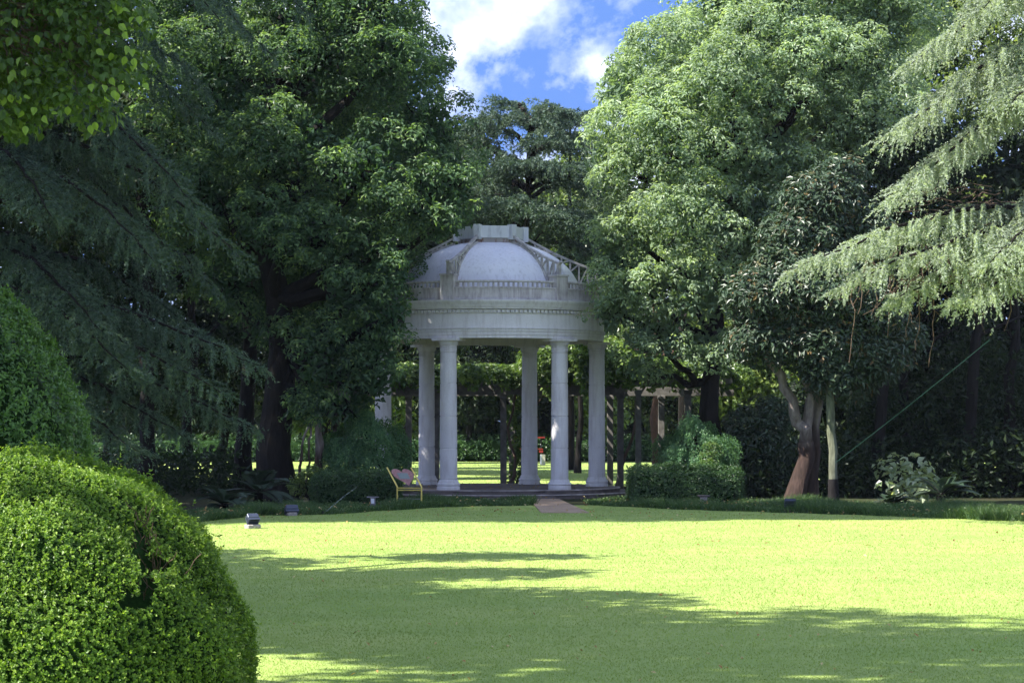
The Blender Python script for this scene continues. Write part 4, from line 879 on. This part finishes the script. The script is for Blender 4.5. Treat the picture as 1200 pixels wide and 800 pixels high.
for x, y, lb_, sd_, n_, lab_ in SHADE_TREES:
    side_tree(x, y, lb_, sd_, lab_, n_)

# ------------------------------------------------------------------ the wood behind
WOOD = [ # px, d, crown lobes (px,py,rx,ry,depth off), material, puffs, tint, label
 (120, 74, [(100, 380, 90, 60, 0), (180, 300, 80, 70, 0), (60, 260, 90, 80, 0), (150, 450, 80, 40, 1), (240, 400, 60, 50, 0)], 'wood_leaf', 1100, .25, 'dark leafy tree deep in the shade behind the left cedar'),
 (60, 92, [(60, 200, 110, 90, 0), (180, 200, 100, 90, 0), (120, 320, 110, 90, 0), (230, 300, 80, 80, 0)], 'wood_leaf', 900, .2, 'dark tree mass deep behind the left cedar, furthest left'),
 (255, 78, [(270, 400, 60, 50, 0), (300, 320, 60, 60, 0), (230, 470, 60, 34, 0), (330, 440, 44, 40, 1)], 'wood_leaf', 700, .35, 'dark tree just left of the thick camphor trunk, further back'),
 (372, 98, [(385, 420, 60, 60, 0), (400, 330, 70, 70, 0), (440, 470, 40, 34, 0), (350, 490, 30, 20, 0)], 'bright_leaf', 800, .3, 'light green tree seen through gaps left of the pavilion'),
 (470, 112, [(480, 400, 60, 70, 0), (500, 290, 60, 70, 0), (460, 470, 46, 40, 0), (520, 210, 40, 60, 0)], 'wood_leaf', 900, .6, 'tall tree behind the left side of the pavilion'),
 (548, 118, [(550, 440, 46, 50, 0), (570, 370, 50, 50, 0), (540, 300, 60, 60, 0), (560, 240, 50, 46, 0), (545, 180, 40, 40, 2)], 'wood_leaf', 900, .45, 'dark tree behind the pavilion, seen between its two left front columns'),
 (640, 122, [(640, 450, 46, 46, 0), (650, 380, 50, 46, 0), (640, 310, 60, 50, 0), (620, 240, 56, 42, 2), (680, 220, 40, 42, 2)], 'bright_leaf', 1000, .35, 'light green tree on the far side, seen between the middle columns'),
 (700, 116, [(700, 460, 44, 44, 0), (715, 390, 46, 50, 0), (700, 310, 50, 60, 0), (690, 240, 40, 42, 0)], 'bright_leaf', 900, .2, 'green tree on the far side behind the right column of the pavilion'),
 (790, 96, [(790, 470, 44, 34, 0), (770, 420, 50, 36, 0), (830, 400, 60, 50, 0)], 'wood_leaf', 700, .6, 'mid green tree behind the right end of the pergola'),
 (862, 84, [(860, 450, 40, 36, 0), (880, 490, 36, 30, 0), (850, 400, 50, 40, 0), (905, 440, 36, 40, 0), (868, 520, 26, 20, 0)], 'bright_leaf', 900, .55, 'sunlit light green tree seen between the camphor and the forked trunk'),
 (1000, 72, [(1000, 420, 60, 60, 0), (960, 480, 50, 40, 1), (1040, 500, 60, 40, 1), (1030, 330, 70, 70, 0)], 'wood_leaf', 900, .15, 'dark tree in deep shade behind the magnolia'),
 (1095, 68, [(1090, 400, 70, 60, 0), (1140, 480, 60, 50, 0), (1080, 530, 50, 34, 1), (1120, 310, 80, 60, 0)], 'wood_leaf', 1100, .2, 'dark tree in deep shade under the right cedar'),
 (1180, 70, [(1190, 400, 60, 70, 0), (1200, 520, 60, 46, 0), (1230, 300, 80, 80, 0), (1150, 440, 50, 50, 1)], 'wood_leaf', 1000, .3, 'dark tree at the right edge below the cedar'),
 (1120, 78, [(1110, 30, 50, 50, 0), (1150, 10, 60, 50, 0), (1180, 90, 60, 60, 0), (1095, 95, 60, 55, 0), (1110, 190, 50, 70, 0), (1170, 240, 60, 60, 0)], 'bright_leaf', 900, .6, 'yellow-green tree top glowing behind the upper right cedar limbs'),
 (395, 79, [(390, 320, 66, 60, 0), (340, 240, 70, 70, 0), (440, 240, 66, 70, 0), (420, 150, 80, 70, 0), (330, 150, 70, 60, 0)], 'wood_leaf', 1100, .3, 'dense tree hidden close behind the left camphor, added to shade the far lawn'),  # hidden crown added to throw shade behind the pavilion
 (335, 80, [(240, 175, 90, 60, -2), (330, 160, 80, 60, 3), (415, 170, 66, 60, -4), (300, 150, 80, 60, 7), (400, 150, 66, 60, 5), (350, 100, 90, 60, 0)], 'wood_leaf', 1700, .3, 'broad dense tree hidden behind the left camphor, added to shade the far lawn'),  # added for the shadow it casts on the back lawn
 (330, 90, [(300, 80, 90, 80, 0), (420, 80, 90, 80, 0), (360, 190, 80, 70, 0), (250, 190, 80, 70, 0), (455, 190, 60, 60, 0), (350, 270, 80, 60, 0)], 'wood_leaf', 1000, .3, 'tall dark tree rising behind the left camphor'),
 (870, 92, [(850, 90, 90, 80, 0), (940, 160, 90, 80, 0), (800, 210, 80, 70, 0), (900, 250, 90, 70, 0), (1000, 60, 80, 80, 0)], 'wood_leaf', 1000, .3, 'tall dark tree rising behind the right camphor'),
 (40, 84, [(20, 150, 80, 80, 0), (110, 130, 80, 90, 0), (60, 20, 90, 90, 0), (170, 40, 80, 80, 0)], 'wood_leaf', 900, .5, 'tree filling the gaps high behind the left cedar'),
]
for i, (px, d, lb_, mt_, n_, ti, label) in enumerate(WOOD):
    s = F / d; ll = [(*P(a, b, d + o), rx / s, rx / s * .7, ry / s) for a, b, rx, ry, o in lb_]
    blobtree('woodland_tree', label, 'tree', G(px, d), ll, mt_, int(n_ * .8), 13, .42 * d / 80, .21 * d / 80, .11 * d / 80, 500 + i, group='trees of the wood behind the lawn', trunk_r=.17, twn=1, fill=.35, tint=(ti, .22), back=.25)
# bare trunks that stand out
TR = [(771, 88, .2, 'rust_bark', 0, 'reddish sunlit trunk seen under the pergola to the right of the pavilion'), (1026, 62, .17, 'dark_bark', .2, 'dark trunk right of the magnolia, the left one of two close together'),
      (1062, 64, .14, 'dark_bark', -.3, 'thin dark trunk midway under the right cedar'), (1132, 62, .17, 'dark_bark', .9, 'thick leaning dark trunk under the right cedar'), (1183, 63, .16, 'dark_bark', .7, 'dark leaning trunk near the right edge'),
      (285, 66, .24, 'dark_bark', .1, 'straight dark trunk just left of the thick camphor trunk'), (168, 60, .22, 'dark_bark', 0, 'short dark trunk below the left cedar branches'), (433, 104, .2, 'dark_bark', 0, 'distant trunk left of the pavilion'), (548, 120, .13, 'red_bark', 0, 'thin pale distant trunk before the far hedge'),
      (677, 90, .12, 'dark_bark', 0, 'brown trunk behind the right front column'), (795, 76, .2, 'dark_bark', -.2, 'dark trunk behind the right end of the pergola'), (215, 70, .16, 'dark_bark', .2, 'slim dark trunk behind the cycads on the left')]
for i, (px, d, r, bk, ln, label) in enumerate(TR):
    rng = np.random.default_rng(600 + i); g = G(px, d); h = 8.5
    root = empty('woodland_tree', g, label=label, cat='tree', group='trees of the wood behind the lawn')
    pts = bend(g, g + np.array([ln, 0, h]), (rng.normal() * .15, 0, 0), 9, rng, .06); lim = [(pts, r, r * .6)]
    for k in range(5):
        a = pts[rng.integers(3, 8)]; lim.append((bend(a, a + np.array([rng.normal() * 1.4, rng.normal(), rng.uniform(.4, 1.6)]), (0, 0, .2), 6, rng, .07), r * .35, r * .1))
    trunk_obj(root, lim, bk, .12, rng)
    lv = Leaves(); c = pts[-1]; puffs(lv, rng, [(c[0], c[1], c[2] + .6, 1.8, 1.5, 1.3), (c[0] + .8, c[1], c[2] - .5, 1.3, 1.2, .8)], 90, 16, .4, .22, .11, tint=(.35, .2), fill=.2); lv.build('crown', 'wood_leaf', root); TRI[0] += lv.n // 2
# dense understorey and the far mass of the wood
def mass(name, label, boxes, n, L, W, m, seed, tint=.3, kind='stuff', cat='undergrowth'):
    rng = np.random.default_rng(seed); lv = Leaves()
    for (x0, x1, d0, d1, z0, z1, fr_) in boxes:
        k = int(n * fr_ / 7); c = np.stack([rng.uniform(x0, x1, k), rng.uniform(d0, d1, k), z0 + (z1 - z0) * rng.random(k) ** 1.1], 1); px = c.copy()
        px[:, 0] = (c[:, 0] - 600) / F * c[:, 1]; px[:, 2] *= (.75 + .25 * np.sin(px[:, 0] * 1.3 + seed) * np.sin(px[:, 0] * .5 + 2))
        idx = np.repeat(np.arange(k), 7); q = px[idx] + rng.normal(size=(len(idx), 3)) * L * 1.1
        lv.leaves(rng, q, unit(rng.normal(size=(len(idx), 3)) + [0, -.3, .7]), unit(rng.normal(size=(len(idx), 3)) + [0, 0, -.2]), L * rng.uniform(.7, 1.3, len(idx)), W, rng.normal(tint, .2, len(idx)))
    lv.T[-1] = lv.T[-1]; q = lv.build(name, m, None, kind); tag(q, label, cat); TRI[0] += lv.n // 2; return q
mass('undergrowth', 'dark undergrowth filling the wood floor on both sides of the pavilion', [(-150, 290, 62, 72, 0, 1.2, .2), (860, 1350, 60, 68, 0, 1.9, .45), (1000, 1300, 62, 70, 1.5, 5, .33)], 46000, .2, .1, 'wood_leaf', 701, .3)
mass('far_wood', 'far wood beyond the hedge closing the view', [(-300, 1500, 121, 130, 0, 7, .6), (-300, 1500, 128, 138, 5, 13.5, .35), (-200, 1400, 119.5, 122, 0, 6.5, .4)], 52000, .56, .42, 'wood_leaf', 702, .35)

# ------------------------------------------------------------------ border planting, grass, fallen leaves
def border():
    rng = np.random.default_rng(801); lv = Leaves(); n = 30000
    px = rng.uniform(-60, 1260, n); x0 = np.array([gpt(a, np.interp(a, [e[0] for e in EDGE], [e[1] for e in EDGE])) for a in px])
    off = rng.random(n) ** 1.3 * 4.5 - .25 * np.abs(np.sin(px * .05)) - .15 * rng.random(n)
    y = x0[:, 1] + off; x = (px - 600) / F * y
    keep = ~((px > 619 + (off < 3) * 6) & (px < 694 - off * 3.2)) & ~((px > 470) & (px < 760) & (y > 58.0)) & ~((np.abs(x - CX) < 4.0) & (y > CY - 4.0)) & ~((px > 340) & (px < 374) & (y > 53.2))
    px, x, y = px[keep], x[keep], y[keep]; n = len(x)
    hgt = (.17 + .05 * np.sin(x * 2.1) + .04 * np.sin(x * 5.3 + y)) * np.where((px > 540) & (px < 720), .85, 1.) * np.where(px > 860, 1.25, 1)
    k = 5; idx = np.repeat(np.arange(n), k); m_ = len(idx)
    b = np.stack([x[idx] + rng.normal(0, .03, m_), y[idx] + rng.normal(0, .03, m_), np.zeros(m_)], 1)
    a = rng.uniform(0, 6.283, m_); r = rng.uniform(.3, .9, m_) * hgt[idx]
    tip = b + np.stack([np.cos(a) * r, np.sin(a) * r, hgt[idx] * rng.uniform(.5, 1.15, m_)], 1)
    lv.blades(rng, b, tip, .018, .4 + rng.normal(0, .2, m_) + rng.normal(0, .15, n)[idx])
    # low leafy weeds and fallen leaves between the tufts
    k2 = 9000; j = rng.integers(0, n, k2); q = np.stack([x[j] + rng.normal(0, .1, k2), y[j] + rng.normal(0, .1, k2), (hgt[j] * rng.uniform(.5, 1.1, k2)) * (np.sin(x[j] * 3.1) * np.sin(y[j] * 2.3) * .3 + .8)], 1)
    lv.leaves(rng, q, unit(rng.normal(size=(k2, 3)) * .5 + [0, -.3, 1.]), rng.normal(size=(k2, 3)), .06, .035, rng.normal(.7, .3, k2))
    o = lv.build('mondo_grass', 'mondo_blade', None, 'stuff'); tag(o, 'tufted dark green mondo grass along the far lawn edge', 'ground cover'); TRI[0] += m_
border()
def grass():
    rng = np.random.default_rng(802); lv = Leaves(); n = 150000
    # density falls off with distance; short blades
    py = rng.uniform(596, 812, n); px = rng.uniform(200, 1215, n); d = F * EYE / (py - HZ); keep = rng.random(n) < 1.
    x = (px - 600) / F * d; y = d
    ok = y < lawn_far(x) - .1; x, y = x[ok], y[ok]; m_ = len(x)
    b = np.stack([x, y, np.full(m_, .008)], 1); s = (y / 18) ** .55
    a = rng.uniform(0, 6.283, m_); h = rng.uniform(.010, .024, m_) * s; r = h * rng.uniform(.2, 1.2, m_)
    tip = b + np.stack([np.cos(a) * r, np.sin(a) * r, h], 1)
    lv.blades(rng, b, tip, (.0075 * s), rng.normal(.42, .16, m_) + .12 * np.sin(x * 1.1) * np.sin(y * .7))
    o = lv.build('lawn_grass', 'grass_blade', None, 'stuff'); tag(o, 'short bright mown grass blades of the front lawn', 'grass'); TRI[0] += m_
grass()
def litter():
    rng = np.random.default_rng(803); lv = Leaves(); n = 160
    py = rng.uniform(610, 800, n); px = rng.uniform(240, 1200, n); g = np.array([gpt(a, b) for a, b in zip(px, py)])
    lv.leaves(rng, np.stack([g[:, 0], g[:, 1], np.full(n, .035)], 1), unit(np.array([[0, 0, 1.]]) + rng.normal(size=(n, 3)) * .45), rng.normal(size=(n, 3)), rng.uniform(.025, .06, n), .025, rng.uniform(0, 1, n))
    n = 420
    px = rng.uniform(230, 1210, n); py = 588 + 20 * rng.random(n) ** 1.4 + np.where(rng.random(n) < .15, rng.uniform(0, 60, n), 0); py = np.maximum(py, np.interp(px, [e[0] for e in EDGE], [e[1] for e in EDGE]) - 7 * rng.random(n) ** 2)
    g = np.array([gpt(a, b) for a, b in zip(px, py)]); pos = np.stack([g[:, 0], g[:, 1], np.full(n, .045)], 1); pos[pos[:, 1] > lawn_far(pos[:, 0]), 2] = .15
    lv.leaves(rng, pos, unit(np.array([[0, 0, 1.]]) + rng.normal(size=(n, 3)) * .45), rng.normal(size=(n, 3)), rng.uniform(.05, .1, n), .045, rng.uniform(0, 1, n))
    # dead leaves on the pavilion floor and on the soil
    n = 120; a = rng.uniform(0, 6.28, n); r = 3.4 * rng.random(n) ** .5
    pos = np.stack([CX + r * np.cos(a), CY + r * np.sin(a), np.full(n, .24)], 1)
    lv.leaves(rng, pos, unit(np.array([[0, 0, 1.]]) + rng.normal(size=(n, 3)) * .3), rng.normal(size=(n, 3)), rng.uniform(.05, .09, n), .04, rng.uniform(0, .7, n))
    o = lv.build('fallen_leaves', 'dry_leaf', None, 'stuff'); tag(o, 'scattered dry fallen leaves on the lawn edge and steps', 'leaves')
litter()
# back lawn tufts
rng = np.random.default_rng(804); lv = Leaves(); n = 16000
y = rng.uniform(73, 116, n); x = (rng.uniform(200, 900, n) - 600) / F * y; b = np.stack([x, y, np.full(n, .01)], 1); a = rng.uniform(0, 6.28, n); h = rng.uniform(.02, .05, n)
lv.blades(rng, b, b + np.stack([np.cos(a) * h * .6, np.sin(a) * h * .6, h], 1), .025, rng.normal(.4, .25, n)); tag(lv.build('far_grass', 'grass_blade', None, 'stuff'), 'rougher grass of the far lawn behind the pavilion', 'grass')
bpy.context.view_layer.update()
print('TRIS approx', sum(len(o.data.loop_triangles) or len(o.data.polygons) for o in bpy.data.objects if o.type == 'MESH'))

# ------------------------------------------------------------------ air
m, t = mat('haze_air'); pv = _n(t, 'ShaderNodeVolumePrincipled'); o = _n(t, 'ShaderNodeOutputMaterial'); t.links.new(pv.outputs[0], o.inputs['Volume'])
pv.inputs['Color'].default_value = (.80, .88, 1, 1); pv.inputs['Density'].default_value = .00012; pv.inputs['Anisotropy'].default_value = .25
tag(MB().box((0, 150, 15), (610, 410, 32)).build('haze', m), kind='stuff')
